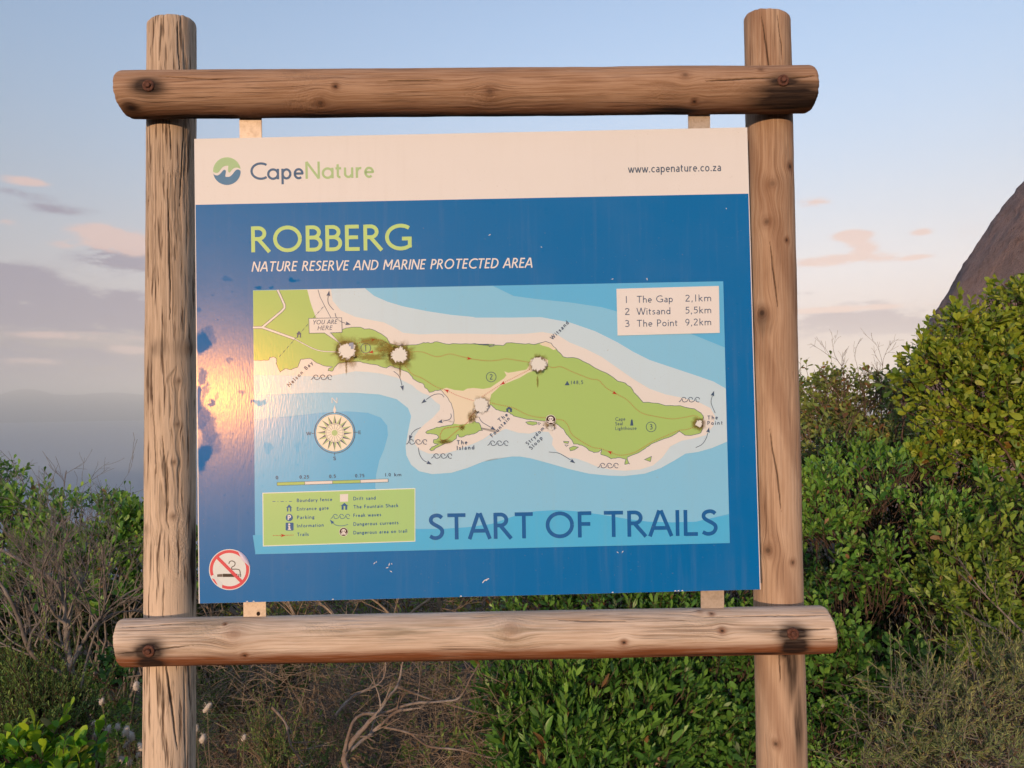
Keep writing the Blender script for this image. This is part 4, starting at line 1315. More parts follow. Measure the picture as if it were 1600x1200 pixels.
write(P, 'W', (478.8, 680), (486, 679.8), 5.2, 7, 0.15)
write(P, 'E', (560, 678.2), (563.8, 678.1), 5.2, 7, 0.17)
write(P, 'S', (520.8, 719), (524.8, 718.9), 5.4, 7, 0.2)
P.done('compass_ink', paint(INK), PANEL)
P = Print()
for k in range(16):
    a = math.radians(k * 22.5)
    c_, s_ = math.cos(a), math.sin(a)
    R = lambda x, y: (CX + x * c_ - y * s_, CY + x * s_ + y * c_)
    P.poly([R(14.8, -0.2), R(14.8, -2.9), R(28, 0)], 8)
P.disc(CX, CY, 4.6, 8)
P.done('compass_green', paint(T(172, 188, 128)), PANEL)
P = Print()
write(P, 'N', (518, 630), (527.5, 629.8), 8.6, 7, 0.12)
P.poly([(522.8, 633), (525.3, 641), (523.4, 645.5), (522.2, 645.5), (520.3, 641)], 7)
P.done('north_mark', paint(WHITE), PANEL)

# scale bar
P = Print()
for k, c_ in enumerate((GREEN, SAND, GREEN, SAND)):
    x0, x1 = 432.8 + 43.4 * k, 432.8 + 43.4 * (k + 1)
    y = lambda u: 756.2 - (u - 432.8) * 0.0318
    P2 = Print()
    P2.poly([(x0, y(x0) - 2.4), (x1, y(x1) - 2.4), (x1, y(x1) + 2.4), (x0, y(x0) + 2.4)], 7)
    P2.done('scale_segment', paint(c_), PANEL)
    P.line([(x0, y(x0) - 2.4), (x1, y(x1) - 2.4), (x1, y(x1) + 2.4), (x0, y(x0) + 2.4)], 0.6, 8, True)
for s_, u0, u1, v_ in (('0', 431, 434.7, 749), ('0.25', 468, 482.5, 748), ('0.5', 514.5, 524.5, 747), ('0.75', 555, 569, 746), ('1.0', 601.5, 610.5, 744.5), ('km', 616, 627, 744.2)):
    write(P, s_, (u0, v_), (u1, v_ - .3), 5.2, 8, 0.17, 0, .22)
P.done('scale_bar_lettering', paint(INK), PANEL)

# legend
LG = [(410, 770), (648.9, 762.6), (648.9, 846.2), (410.8, 853.8)]
one('legend_frame', LG, T(235, 222, 200), 7)
one('legend_field', [(411.3, 771.2), (647.7, 764), (647.7, 845), (412, 852.4)], T(172, 195, 120), 8)
P = Print()
zl = lambda x, y: (410 + x / 6.4, 770 + y / 6.4)
for s_, x0, x1, yb in (('Boundary fence', 345, 697, 93), ('Entrance gate', 345, 662, 178), ('Parking', 347, 520, 263), ('Information', 347, 612, 347), ('Trails', 349, 462, 433),
                       ('Drift sand', 910, 1132, 75), ('The Fountain Shack', 912, 1358, 158), ('Freak waves', 910, 1187, 243), ('Dangerous currents', 911, 1360, 330), ('Dangerous area on trail', 911, 1447, 416)):
    a, b_ = zl(x0, yb), zl(x1, yb - (x1 - x0) * 0.035)
    write(P, s_, a, b_, 5.3, 9, 0.185, 0, 0.20)
for x0, x1 in ((100, 130), (182, 213), (265, 293)):
    P.line([zl(x0, 88), zl(x1, 86)], 0.9, 9)
for x0 in (155, 237):
    P.line([zl(x0 - 4, 87), zl(x0 + 4, 87)], 0.9, 9)
for (x, y_, w_) in ((267, 155, 30), (820, 138, 38)):
    u_, v_ = zl(x, y_)
    a_ = w_ / 6.4
    P.poly([(u_ - a_, v_ - 1), (u_, v_ - 6), (u_ + a_, v_ - 1), (u_ + a_ * .75, v_ - 1), (u_ + a_ * .75, v_ + 5), (u_ + 1.3, v_ + 5), (u_ + 1.3, v_ - 1.0), (u_ - 1.3, v_ - 1.0), (u_ - 1.3, v_ + 5), (u_ - a_ * .75, v_ + 5), (u_ - a_ * .75, v_ - 1)], 9)
u_, v_ = zl(269, 248)
P.disc(u_, v_, 5.7, 9, 24)
u_, v_ = zl(272, 338)
P.poly([(u_ - 6.2, v_ - 5.4), (u_ - 5.4, v_ - 6.2), (u_ + 5.4, v_ - 6.2), (u_ + 6.2, v_ - 5.4), (u_ + 6.2, v_ + 5.4), (u_ + 5.4, v_ + 6.2), (u_ - 5.4, v_ + 6.2), (u_ - 6.2, v_ + 5.4)], 9)
u_, v_ = zl(720, 240)
waves(P, u_, v_, 0.92, 0.9, 9)
q_ = sm([zl(857, 316), zl(800, 330), zl(740, 325), zl(705, 302)], 6)
P.line(q_, 0.9, 9)
head(P, *zl(692, 288), 130, 4.2, 9, 0.1)
P.done('legend_lettering', paint(INKB), PANEL)
P = Print()
u_, v_ = zl(269, 248)
write(P, 'P', (u_ - 2.2, v_ + 3.7), (u_ + 2.2, v_ + 3.7), 7.6, 10, 0.24)
P.done('parking_mark', paint(SAND), PANEL)
P = Print()
u_, v_ = zl(272, 338)
P.disc(u_ - .6, v_ - 3.6, 1.6, 10, 12)
P.poly([(u_ - 2.4, v_ - 1.4), (u_ + .9, v_ - 1.4), (u_ + .9, v_ + 3.4), (u_ + 2, v_ + 3.4), (u_ + 2, v_ + 5), (u_ - 2.6, v_ + 5), (u_ - 2.6, v_ + 3.4), (u_ - 1.6, v_ + 3.4), (u_ - 1.6, v_), (u_ - 2.4, v_)], 10)
P.done('information_mark', paint(SAND), PANEL)
P = Print()
P.poly([zl(776, 15), zl(857, 11), zl(857, 88), zl(776, 91)], 9)
P.done('sand_swatch', paint(SAND), PANEL)
P = Print()
dotted(P, [zl(110, 428), zl(180, 427), zl(250, 425), zl(318, 421)], 9, 0.7, 2.2)
head(P, *zl(205, 427), 0, 4.2, 9)
P.done('legend_trail', paint(RED), PANEL)


def skull(u, v, r):
    P1, P2_ = Print(), Print()
    P1.disc(u, v, r, 13, 28)
    P1.done('skull_badge', paint(WHITE), PANEL)
    P2_.disc(u, v, r * .9, 14, 28)
    P2_.done('skull_disc', paint(DARKBR), PANEL)
    P3 = Print()
    P3.disc(u, v - r * .22, r * .5, 15, 16, r * .42)
    P3.poly([(u - r * .28, v), (u + r * .28, v), (u + r * .24, v + r * .34), (u - r * .24, v + r * .34)], 15)
    P3.line([(u - r * .72, v + r * .25), (u + r * .62, v + r * .66)], r * .16, 15)
    P3.line([(u + r * .72, v + r * .25), (u - r * .62, v + r * .66)], r * .16, 15)
    P3.done('skull_mark', paint(WHITE), PANEL)
    P4 = Print()
    for dx in (-.2, .2):
        P4.disc(u + r * dx, v - r * .18, r * .13, 16, 8)
    P4.disc(u, v + r * .05, r * .06, 16, 6)
    P4.done('skull_eye', paint(DARKBR), PANEL)


skull(*zl(812, 391), 7.0)
skull(860.6, 656, 8.0)

# headline lettering
P = Print()
write(P, 'ROBBERG', (392.6, 394.2), (643.5, 390.2), 40.2, 2, 0.145, 0, 0.125)
P.done('headline_lettering', paint(LIME), PANEL)
P = Print()
write(P, 'NATURE RESERVE AND MARINE PROTECTED AREA', (393, 424.5), (831, 418.2), 15.6, 2, 0.135, 0.2, 0.14)
P.done('subtitle_lettering', paint(WHITE), PANEL)
P = Print()
for s_, u0, u1 in (('START', 670.8, 833), ('OF', 853, 924.5), ('TRAILS', 944, 1121)):
    P = Print()
    yb = lambda u: 843.5 - (u - 670.8) * 0.0156
    write(P, s_, (u0, yb(u0)), (u1, yb(u1)), 40.5, 7, 0.145, 0, 0.13)
    P.done('footer_lettering', paint(T(28, 92, 146)), PANEL)
P = Print()
write(P, 'C@pe', (391.3, 280.8), (474, 279.5), 26.5, 2, 0.135, 0, 0.11)
P.done('title_lettering', paint(T(82, 104, 130)), PANEL)
P = Print()
write(P, 'N@ture', (477.2, 279.4), (584, 277.2), 26.5, 2, 0.135, 0, 0.11)
P.done('title_lettering', paint(T(178, 190, 133)), PANEL)
P = Print()
write(P, 'www.capenature.co.za', (982, 270), (1126.5, 267.2), 13.2, 2, 0.12, 0, 0.14)
P.done('address_lettering', paint(T(84, 92, 108)), PANEL)
# round emblem: green hill over blue wave
zq = lambda *p: [(320 + a / 20, 235 + b_ / 20) for a, b_ in p]
P = Print()
P.poly(zq(*([(690 + 432 * math.cos(math.radians(t)), 648 - 432 * math.sin(math.radians(t))) for t in np.linspace(9, 183, 30)] +
            sm([(265, 670), (330, 700), (420, 690), (490, 600), (560, 520), (650, 478), (735, 478)], 4) + sm([(735, 490), (728, 560), (730, 650), (760, 690), (800, 665), (850, 600), (920, 550), (1010, 535), (1080, 560)], 4))), 2)
P.done('emblem_hill', paint(T(176, 190, 138)), PANEL)
P = Print()
P.poly(zq(*([(690 + 432 * math.cos(math.radians(t)), 648 + 432 * math.sin(math.radians(t))) for t in np.linspace(2, 171, 30)] +
            sm([(265, 735), (330, 775), (420, 775), (490, 720), (550, 650), (590, 610), (640, 612), (660, 650)], 4) + sm([(655, 700), (640, 810), (700, 828), (780, 815), (860, 750), (930, 660), (1000, 600), (1070, 605), (1110, 640)], 4))), 2)
P.done('emblem_wave', paint(T(88, 124, 152)), PANEL)

# no-smoking sticker, its rim lifting at the upper right
STK = Print()
SX, SY, SR = 358.5, 890, 32
STK.disc(SX, SY, SR, 3, 48)
sto = STK.done('sticker', paint(T(228, 214, 202)), PANEL, 'round no smoking sticker peeling at its edge')
P = Print()
P.ring(SX, SY, 28.4, 4.6, 4, 60)
P.line([(SX - 20, SY - 20), (SX + 20, SY + 20)], 5, 6)
P.done('sticker_ring', paint(T(222, 76, 82)), PANEL)
P = Print()
P.poly([(348, 896.5), (371, 896.5), (371, 901.5), (348, 901.5)], 4)
P.line(sm([(357.6, 881), (359, 877.5), (363, 876.5), (367, 879), (366.5, 883.5), (362.5, 886), (362, 889)], 5), 1.3, 4)
P.line(sm([(362, 889.5), (368, 889.3), (373, 890), (375, 893), (375.3, 898)], 5), 1.3, 4)
P.line([(373.2, 897), (373.2, 901.5)], 1.4, 4)
P.line([(376, 897), (376, 901.5)], 1.2, 4)
P.done('cigarette_mark', paint(T(60, 48, 44)), PANEL)
P = Print()
P.poly([(339.2, 897.5), (347.6, 896.7), (347.6, 901.3), (339.5, 901.5)], 4)
P.done('cigarette_filter', paint(T(110, 92, 84)), PANEL)
# lifted flap
me = bpy.data.meshes.new('sticker_flap')
V, F = [], []
for i in range(9):
    f = i / 8
    a0 = math.radians(68 - 62 * f)
    wdt = 7.5 * math.sin(math.pi * f) + .3
    for j in range(5):
        q_ = j / 4
        u_ = SX + (SR + .6 - wdt * q_) * math.cos(a0)
        v_ = SY - (SR + .6 - wdt * q_) * math.sin(a0)
        V.append(tuple(pan(np.array([u_]), np.array([v_]), 0.0012 + 0.0045 * math.sin(q_ * math.pi * .75) * math.sin(math.pi * f))[0]))
for i in range(8):
    for j in range(4):
        a = i * 5 + j
        F.append((a, a + 1, a + 6, a + 5))
me.from_pydata(V, [], F)
me.shade_smooth()
obj('sticker_flap', me, paint(T(226, 196, 204)), PANEL)
# torn-off lower left of the sticker rim
P = Print()
P.poly([(335.0, 905), (331.0, 903.5), (329.5, 899.8), (335, 898), (343, 907), (347.5, 911), (347.0, 919.0), (341, 915.5)], 5)
P.done('sticker_tear', paint(T(222, 208, 198)), PANEL)

# worn-through spots: pale core, scorched rim and rusty runs

def stain(u, v, r, seed, ragged, ry=None, soft=True, layer=12):
    S_ = Print()
    S_.blob(u, v, r, layer, seed, ragged, 26, ry)
    S_.done('rust_stain' if soft else 'scorched_rim', paint((0.26, 0.17, 0.02) if soft else DARKBR, 'soft' if soft else 'stain'), PANEL)


for k, (u, v, r, dk) in enumerate(((542, 548, 14, 1), (624, 555, 13, .8), (841, 569, 13, .6), (752, 633, 12, .5), (860.5, 662, 9, .5), (1092, 662, 10, .7))):
    stain(u, v, r * (2.0 if dk > .7 else 1.3), 40 + k, .4)
    stain(u + 1, v + 1, r * (1.22 if dk > .7 else 0.95), 60 + k, .3, None, False, 13)
    P = Print()
    rs = r * (0.7 if k in (4, 5) else 1.22)
    P.blob(u, v + (6 if k == 4 else 0), rs, 14 if k != 4 else 12.5, 80 + k, .28, 30, rs * (0.9, 0.95, 0.85, 1.1, 1.0, 1.0)[k])
    P.done('worn_spot', paint(T(233, 214, 199, .76), 'flake'), PANEL)
stain(578, 533, 24, 70, .5, 9)
stain(582, 558, 26, 71, .5, 7)
stain(600, 545, 20, 76, .5, 12)
stain(738, 652, 9, 72, .5, 12)
stain(722, 668, 6, 73, .5)
stain(695, 690, 12, 74, .5, 5)
stain(737, 655, 6, 72, .6, 9, False)
stain(722, 668, 4, 73, .6, None, False)
stain(694, 690, 9, 74, .6, 4, False)
for (u, v, ln) in ((541, 574, 12), (625, 580, 10), (840, 596, 10)):
    stain(u, v, 2.0, 75, .3, ln)
# half-worn information symbol in the first spot
P = Print()
P.poly([(545, 536), (552, 535), (552.5, 545), (548, 545.5), (548, 541), (545, 541)], 15)
P.done('worn_symbol', paint(T(140, 142, 160)), PANEL)
# scratches and chips
P = Print()
qq = np.random.default_rng(21)
for (u, v) in ((585, 880), (588, 878), (608, 882), (612, 881), (605, 887), (611, 893), (760, 907), (765, 367), (846, 386), (957, 436), (1011, 436), (1135, 326), (965, 863), (973, 862)):
    a = qq.random() * 3
    ln = 1.2 + 2.0 * qq.random()
    P.poly([(u - ln * math.cos(a), v - ln * math.sin(a)), (u + .7 * math.sin(a), v - .7 * math.cos(a)), (u + ln * math.cos(a), v + ln * math.sin(a)), (u - .7 * math.sin(a), v + .7 * math.cos(a))], 3)
P.line(sm([(754, 911), (757, 907), (764, 904)]), 1.2, 3)
for u in (386, 396, 520, 720, 957, 1055, 1060, 1066):
    v = 942 - (u - 311.5) * 0.0248
    P.poly([(u - 2, v + .2), (u + 2, v + .2), (u + .5, v - 1.5)], 2)
tag(P.done('chip_mark', paint(WHITE), PANEL), kind='stuff')

# flat straps that carry the panel
mst, g, b = new_mat('galvanised_strap')
p = g.n('NewGeometry').outputs['Position']
n1 = g.noise(p, 60, 5, 0.7)
g.put(b.inputs['Base Color'], g.ramp(n1, [(0.3, (0.40, 0.32, 0.24)), (0.55, (0.56, 0.47, 0.38)), (0.75, (0.36, 0.26, 0.18))]))
b.inputs['Metallic'].default_value = 0.3
b.inputs['Roughness'].default_value = 0.45
for (u0, u1, v0, v1) in ((373.5, 408, 150, 320), (1075, 1109, 140, 320), (379, 414, 840, 1000), (1094, 1130, 830, 985)):
    y0, y1 = 0.030, 0.034
    if v0 > 500:
        y0, y1 = 0.014, 0.018
    sl = 3.0 * (v1 - v0) / 250
    c = [at_y(np.array([a]), np.array([b_]), y0)[0] for a, b_ in ((u0, v0), (u1, v0 - .7), (u1 + sl, v1 - .7), (u0 + sl, v1))]
    V = [tuple(p) for p in c] + [(p[0], p[1] + (y1 - y0), p[2]) for p in c]
    me = bpy.data.meshes.new('strap')
    me.from_pydata(V, [], [(3, 2, 1, 0), (4, 5, 6, 7), (0, 1, 5, 4), (1, 2, 6, 5), (2, 3, 7, 6), (3, 0, 4, 7)])
    so = obj('strap', me, mst, SIGN)
    if u0 == 379:
        P_ = [(403.5 + 2.8 * math.cos(t_), 959 + 3.4 * math.sin(t_)) for t_ in np.linspace(0, 2 * np.pi, 18, endpoint=False)]
        V = [tuple(at_y(np.array([a]), np.array([b_]), y0 - 0.0006)[0]) for a, b_ in P_]
        me = bpy.data.meshes.new('screw_hole')
        me.from_pydata(V, [], [tuple(range(18))])
        obj('screw_hole', me, md, so)

# ------------------------------------------------------------------ vegetation
def at_d(u, v, d):
    return at_y(np.asarray(u, float), np.asarray(v, float), d - 1.66)


def leaf_mat(name, dark, mid, light, young, dead=(0.22, 0.10, 0.035), dead_at=0.975, rough=0.45, transl=0.22):
    m, g, b = new_mat(name)
    oi = g.n('ObjectInfo').outputs['Random']
    rnd = g.m('FRACT', g.m('ADD', g.attr('rnd'), oi))
    tip = g.attr('tip')
    c = g.ramp(rnd, [(0.05, dark), (0.45, mid), (0.85, light)])
    c = g.mix(g.m('MULTIPLY', tip, 0.75), c, young)
    c = g.mix(g.m('GREATER_THAN', g.m('FRACT', g.m('MULTIPLY', rnd, 7.31)), dead_at), c, dead)
    p = g.n('NewGeometry').outputs['Position']
    c = g.mix(g.step(g.noise(p, 5.0, 3), 0.35, 0.7, 0.0, 0.35), c, g.mix(0.6, c, dark))
    g.put(b.inputs['Base Color'], c)
    b.inputs['Roughness'].default_value = rough
    b.inputs['Specular IOR Level'].default_value = 0.35
    tr_ = g.n('BsdfTranslucent')
    g.put(tr_.inputs[0], g.mix(1.0, c, (1.25, 1.2, 0.5), 'MULTIPLY'))
    mx = g.n('MixShader')
    mx.inputs[0].default_value = transl
    nt = m.node_tree
    nt.links.new(b.outputs[0], mx.inputs[1])
    nt.links.new(tr_.outputs[0], mx.inputs[2])
    nt.links.new(mx.outputs[0], nt.nodes['Material Output'].inputs[0])
    return m


def twig_mat(name, a, c_, rough=0.9):
    m, g, b = new_mat(name)
    p = g.n('NewGeometry').outputs['Position']
    n1 = g.noise(p, 14.0, 4, 0.6)
    n2 = g.noise(p, 160.0, 4, 0.7)
    c = g.mix(g.step(n1, 0.35, 0.68), a, c_)
    c = g.mix(g.step(n2, 0.45, 0.75, 0, 0.5), c, tuple(x * 0.45 for x in a))
    g.put(b.inputs['Base Color'], c)
    b.inputs['Roughness'].default_value = rough
    b.inputs['Specular IOR Level'].default_value = 0.2
    bp = g.n('Bump')
    bp.inputs['Distance'].default_value = 0.002
    g.put(bp.inputs['Height'], n2)
    g.put(b.inputs['Normal'], bp.outputs[0])
    return m


def unit(a):
    return a / (np.linalg.norm(a, axis=-1, keepdims=True) + 1e-9)


SHAPES = {'obovate': ([0, .38, .74, 1], [.07, .34, .5, .16]), 'lance': ([0, .35, .7, 1], [.12, .5, .42, .05]), 'needle': ([0, .4, .75, 1], [.4, .5, .4, .15])}


def leaf_arrays(B, D, N, L, W, shape, bend=0.18):
    """B base, D direction, N face normal of n leaves -> V, F"""
    t, hw = SHAPES[shape]
    t, hw = np.array(t), np.array(hw)
    S = unit(np.cross(D, N))
    N = np.cross(S, D)
    n = len(B)
    ctr = B[:, None] + D[:, None] * (t[None] * L[:, None])[..., None] - N[:, None] * (bend * (t[None] ** 2) * L[:, None])[..., None]
    lf = ctr + S[:, None] * (hw[None] * W[:, None])[..., None]
    rt = ctr - S[:, None] * (hw[None] * W[:, None])[..., None]
    V = np.stack([lf, rt], 2).reshape(n, -1, 3)
    k = len(t)
    f = np.array([[2 * i, 2 * i + 1, 2 * i + 3, 2 * i + 2] for i in range(k - 1)])
    F = (f[None] + (np.arange(n) * 2 * k)[:, None, None]).reshape(-1, 4)
    return V.reshape(-1, 3), F, 2 * k


def leaf_template(shape):
    """one leaf of unit length along +Y, face +Z, with a folded midrib"""
    t = [0, .12, .38, .68, .9, 1]
    hw = {'obovate': [.06, .14, .36, .5, .36, .08], 'lance': [.08, .28, .5, .42, .18, .02]}[shape]
    V, F = [], []
    for a, w in zip(t, hw):
        zc = -0.16 * a * a
        V += [(-w, a, zc + .10 * w), (0, a, zc - .03), (w, a, zc + .10 * w)]
    for i in range(len(t) - 1):
        for j in (0, 1):
            q = 3 * i + j
            F.append((q, q + 1, q + 4, q + 3))
    return V, F


_lt = {}


def leaf_mesh(shape, mat, tip):
    key = (shape, mat.name, tip)
    if key not in _lt:
        V, F = leaf_template(shape)
        me = bpy.data.meshes.new('leaf')
        me.from_pydata(V, [], F)
        me.shade_smooth()
        fattr(me, 'tip', np.full(len(V), tip))
        fattr(me, 'rnd', np.zeros(len(V)))
        me.materials.append(mat)
        _lt[key] = me
    return _lt[key]


def shoots(rng, lobes, n, spread=0.45, up=0.75, inner=0.3, rag=0.22, gap=0.0, gapf=9.0):
    """shoot bases and axes over the surface of a set of ellipsoid lobes (c, r)"""
    C = np.array([l[0] for l in lobes])
    R = np.array([l[1] for l in lobes])
    w = (R[:, 0] * R[:, 2])
    k = rng.choice(len(C), n, p=w / w.sum())
    d = unit(rng.normal(size=(n, 3)))
    d[:, 1] = np.where(d[:, 1] > 0.35, -d[:, 1], d[:, 1])
    d[:, 2] = np.where((d[:, 2] < -0.55), -d[:, 2], d[:, 2])
    d = unit(d)
    f = np.where(rng.random(n) < inner, 0.55 + 0.35 * rng.random(n), 0.92 + 0.12 * rng.random(n))
    nz = fbm(d[:, 0] * 2.6 + k * 5.1 + 7, d[:, 2] * 2.6 + 3, d[:, 1] * 2.6 + 9, 3, 4)
    f = f * (1 - rag + 2 * rag * nz)
    P = C[k] + d * R[k] * f[:, None]
    cl = fbm(P[:, 0] * gapf + 50, P[:, 2] * gapf + 50, P[:, 1] * gapf + 50, 2, 6)
    keep = cl > gap
    P, k, d = P[keep], k[keep], d[keep]
    n = len(P)
    out = unit(d / R[k] * R[k].mean())
    A = unit(out * 0.75 + np.array([0, 0, up]) + rng.normal(size=(n, 3)) * spread)
    return P, A


def clothe(rng, P, A, k, hgt, L, W, t0=75, t1=22, roll=0.35):
    """k leaves round each shoot"""
    n = len(P)
    i = np.tile(np.arange(k), n)
    s = np.repeat(np.arange(n), k)
    f = (i + 0.5) / k
    ax = A[s]
    ref = unit(np.cross(ax, np.array([0.3, 0.9, 0.2])))
    oth = np.cross(ax, ref)
    ph = i * 2.39996 + rng.random(n)[s] * 6.28 + rng.normal(0, .25, len(i))
    rad = ref * np.cos(ph)[:, None] + oth * np.sin(ph)[:, None]
    tau = np.radians(t0 + (t1 - t0) * f + rng.normal(0, 9, len(i)))
    D = unit(ax * np.cos(tau)[:, None] + rad * np.sin(tau)[:, None])
    N = unit(ax * np.sin(tau)[:, None] - rad * np.cos(tau)[:, None] + rng.normal(0, roll, (len(i), 3)))
    hs = hgt * (0.5 + 1.0 * rng.random(n))
    lng = rng.random(n) < 0.10
    hs = np.where(lng, hs * 2.4, hs)
    ssc = 0.65 + 0.6 * rng.random(n)
    B = P[s] + ax * (f * hs[s])[:, None]
    ls = L * ssc[s] * (0.75 + 0.5 * rng.random(len(i))) * (1.0 - 0.30 * f)
    return B, D, N, ls, ls * W / L, f ** 2 * rng.random(n)[s], np.repeat(np.arange(n), k), hs


def wander(rng, a, b, n=9, amp=0.04):
    t = np.linspace(0, 1, n)[:, None]
    p = a + (b - a) * t
    L = np.linalg.norm(b - a)
    j = np.cumsum(rng.normal(0, 1, (n, 3)), 0)
    j -= j[0] + (j[-1] - j[0]) * t
    return p + j * amp * L / math.sqrt(n) * 1.6


def lobe(u, v, d, ru, rv, ry=None):
    c = at_d(np.array([u]), np.array([v]), d)[0]
    return (c, np.array([ru * d / FPX, (ry if ry else 0.9 * (ru + rv) / 2 * d / FPX), rv * d / FPX]))


def bush(name, label, cat, lobes, n, leaf, k, hgt, mat, tmat, seed, shape='obovate', nobj=0, group=None, up=0.75, spread=0.4, t0=75, t1=22,
         inner=0.3, stems=True, rag=0.22, young=1.0, gap=0.27, gapf=8.0, limb=0.008, stemr=0.0016):
    rng = np.random.default_rng(seed)
    lobes = [lobe(*l) for l in lobes]
    C = np.array([l[0] for l in lobes])
    c0 = C.mean(0)
    gz = float(ground_z(c0[0], c0[1]))
    root = empty(name, (float(c0[0]), float(c0[1]), gz), label, cat, group)
    P, A = shoots(rng, lobes, n, spread, up, inner, rag, gap, gapf)
    B, D, N, ls, ws, tip, sid, hs = clothe(rng, P, A, k, hgt, leaf[0], leaf[1], t0, t1)
    tip = np.clip(tip * young, 0, 1)
    rnd = rng.random(len(B))
    keep = np.ones(len(B), bool)
    if nobj:
        # the leaves that show largest: nearest the camera, inside the picture
        v = B - CP0
        q = v @ CR
        u_, v_ = 800 - FPX * q[:, 0] / q[:, 2], 600 + FPX * q[:, 1] / q[:, 2]
        ok = (u_ > -10) & (u_ < 1610) & (v_ > -10) & (v_ < 1210)
        front = (D @ np.array([0, -1.0, 0.3]))
        score = np.where(ok, ls / -q[:, 2] * (1 + .25 * front) * (1 + 0.9 * ((lobes[0][0][1] - B[:, 1]) > -.02)), 0)
        top = np.argsort(-score)[:nobj]
        keep[top] = False
        for i in top:
            if score[i] <= 0:
                continue
            y = Vector(D[i])
            zc = Vector(N[i])
            x = y.cross(zc).normalized()
            zc = x.cross(y)
            M = Matrix((x, y, zc)).transposed().to_4x4()
            M = Matrix.Translation(Vector(B[i])) @ M @ Matrix.Diagonal((ws[i], ls[i], ls[i], 1))
            o = bpy.data.objects.new('leaf', leaf_mesh(shape if shape != 'needle' else 'lance', mat, round(float(tip[i]) * 4) / 4))
            COL.objects.link(o)
            o.parent = root
            o.matrix_parent_inverse = root.matrix_world.inverted()
            o.matrix_basis = M
    if keep.any():
        V, F, nv = leaf_arrays(B[keep], D[keep], N[keep], ls[keep], ws[keep], shape)
        me = np_mesh('foliage', V, F)
        fattr(me, 'rnd', np.repeat(rnd[keep], nv))
        fattr(me, 'tip', np.repeat(tip[keep], nv))
        tag(obj('foliage', me, mat, root), kind='stuff')
    if stems:
        paths = []
        for i in range(len(P)):
            back = P[i] - A[i] * 0.05 - unit(P[i] - c0) * 0.04
            paths.append((np.array([back, P[i], P[i] + A[i] * hs[i]]), np.array([1.3, 1.0, 0.4]) * stemr))
        V, F = tubes(paths, 3)
        tag(obj('shoots', np_mesh('shoots', V, F), tmat, root), kind='stuff')
    paths = []
    g0 = np.array([c0[0], c0[1] + 0.05, gz - 0.02])
    for c, r in lobes:
        for q in range(4):
            e = c + unit(rng.normal(size=3)) * r * 0.75
            s_ = g0 + rng.normal(0, 1, 3) * np.array([.4, .3, 0]) * np.array([abs(c[0] - c0[0]) + .05, .1, 0])
            s_ = g0 + (np.array([c[0], c[1], gz - .02]) - g0) * 0.7
            w_ = wander(rng, s_, e, 10, 0.07)
            paths.append((w_, np.linspace(1.0, 0.3, 10) * limb))
    V, F = tubes(paths, 5)
    tag(obj('branches', np_mesh('branches', V, F), tmat, root), kind='stuff')
    return root


def grow(rng, p, d, L, r, depth, out, ang=0.55, ratio=0.68, kids=(2, 4), curl=0.10, up=0.08, minr=0.0006):
    n = max(4, int(L / 0.022))
    pts = [p]
    dd = d.copy()
    for i in range(n):
        dd = unit(dd + rng.normal(0, curl, 3) + np.array([0, 0, up * 0.3]))
        pts.append(pts[-1] + dd * L / n)
    pts = np.array(pts)
    rad = np.linspace(r, max(minr, r * (0.45 if depth else 0.2)), n + 1)
    out.append((pts, rad))
    if depth:
        for q in range(rng.integers(*kids) if depth < 3 else kids[1]):
            f = 0.25 + 0.75 * rng.random()
            i = min(n, int(f * n))
            nd = unit(unit(pts[min(i + 1, n)] - pts[max(i - 1, 0)]) + unit(rng.normal(size=3)) * ang * (0.8 + 0.5 * rng.random()))
            grow(rng, pts[i], nd, L * ratio * (0.6 + 0.6 * rng.random()), max(minr, rad[i] * 0.62), depth - 1, out, ang, ratio, kids, curl * 1.2, up, minr)


def traced(rng, px, d0, d1, r0, r1, amp=0.012):
    """a limb that follows photo pixels, its depth running from d0 to d1"""
    px = sm(px, 6)
    n = len(px)
    d = np.linspace(d0, d1, n) + np.cumsum(rng.normal(0, amp, n)) * 0.25
    pts = np.array([at_d(np.array([u]), np.array([v]), dd)[0] for (u, v), dd in zip(px, d)])
    rad = np.linspace(r0, r1, n) * (1 + 0.5 * (fbm(np.arange(n) * 0.7 + r0 * 9000, np.full(n, d0 * 7), 0, 2, 12) - 0.4))
    return pts + rng.normal(0, 0.12, pts.shape) * rad[:, None], rad


G_GLOSSY = leaf_mat('golden_green_leaf', (0.085, 0.165, 0.020), (0.215, 0.330, 0.032), (0.350, 0.430, 0.044), (0.540, 0.530, 0.065), (0.25, 0.13, 0.03), 0.965, 0.4)
G_MID = leaf_mat('fresh_green_leaf', (0.040, 0.130, 0.026), (0.118, 0.310, 0.045), (0.215, 0.430, 0.070), (0.360, 0.520, 0.090), (0.30, 0.17, 0.09), 0.985, 0.42)
G_DARK = leaf_mat('deep_green_leaf', (0.033, 0.103, 0.024), (0.086, 0.236, 0.040), (0.160, 0.356, 0.061), (0.275, 0.471, 0.077), (0.24, 0.13, 0.05), 0.985, 0.38)
G_BIG = leaf_mat('broad_green_leaf', (0.029, 0.149, 0.016), (0.078, 0.272, 0.018), (0.156, 0.359, 0.021), (0.416, 0.530, 0.023), (0.20, 0.17, 0.03), 0.985, 0.55)
G_DRY = leaf_mat('dull_olive_leaf', (0.081, 0.140, 0.039), (0.172, 0.252, 0.064), (0.263, 0.351, 0.085), (0.405, 0.393, 0.085), (0.24, 0.11, 0.04), 0.90, 0.6)
G_HEATH = leaf_mat('heath_leaf', (0.077, 0.155, 0.042), (0.155, 0.262, 0.070), (0.232, 0.349, 0.095), (0.329, 0.474, 0.106), (0.22, 0.14, 0.06), 0.95, 0.6)
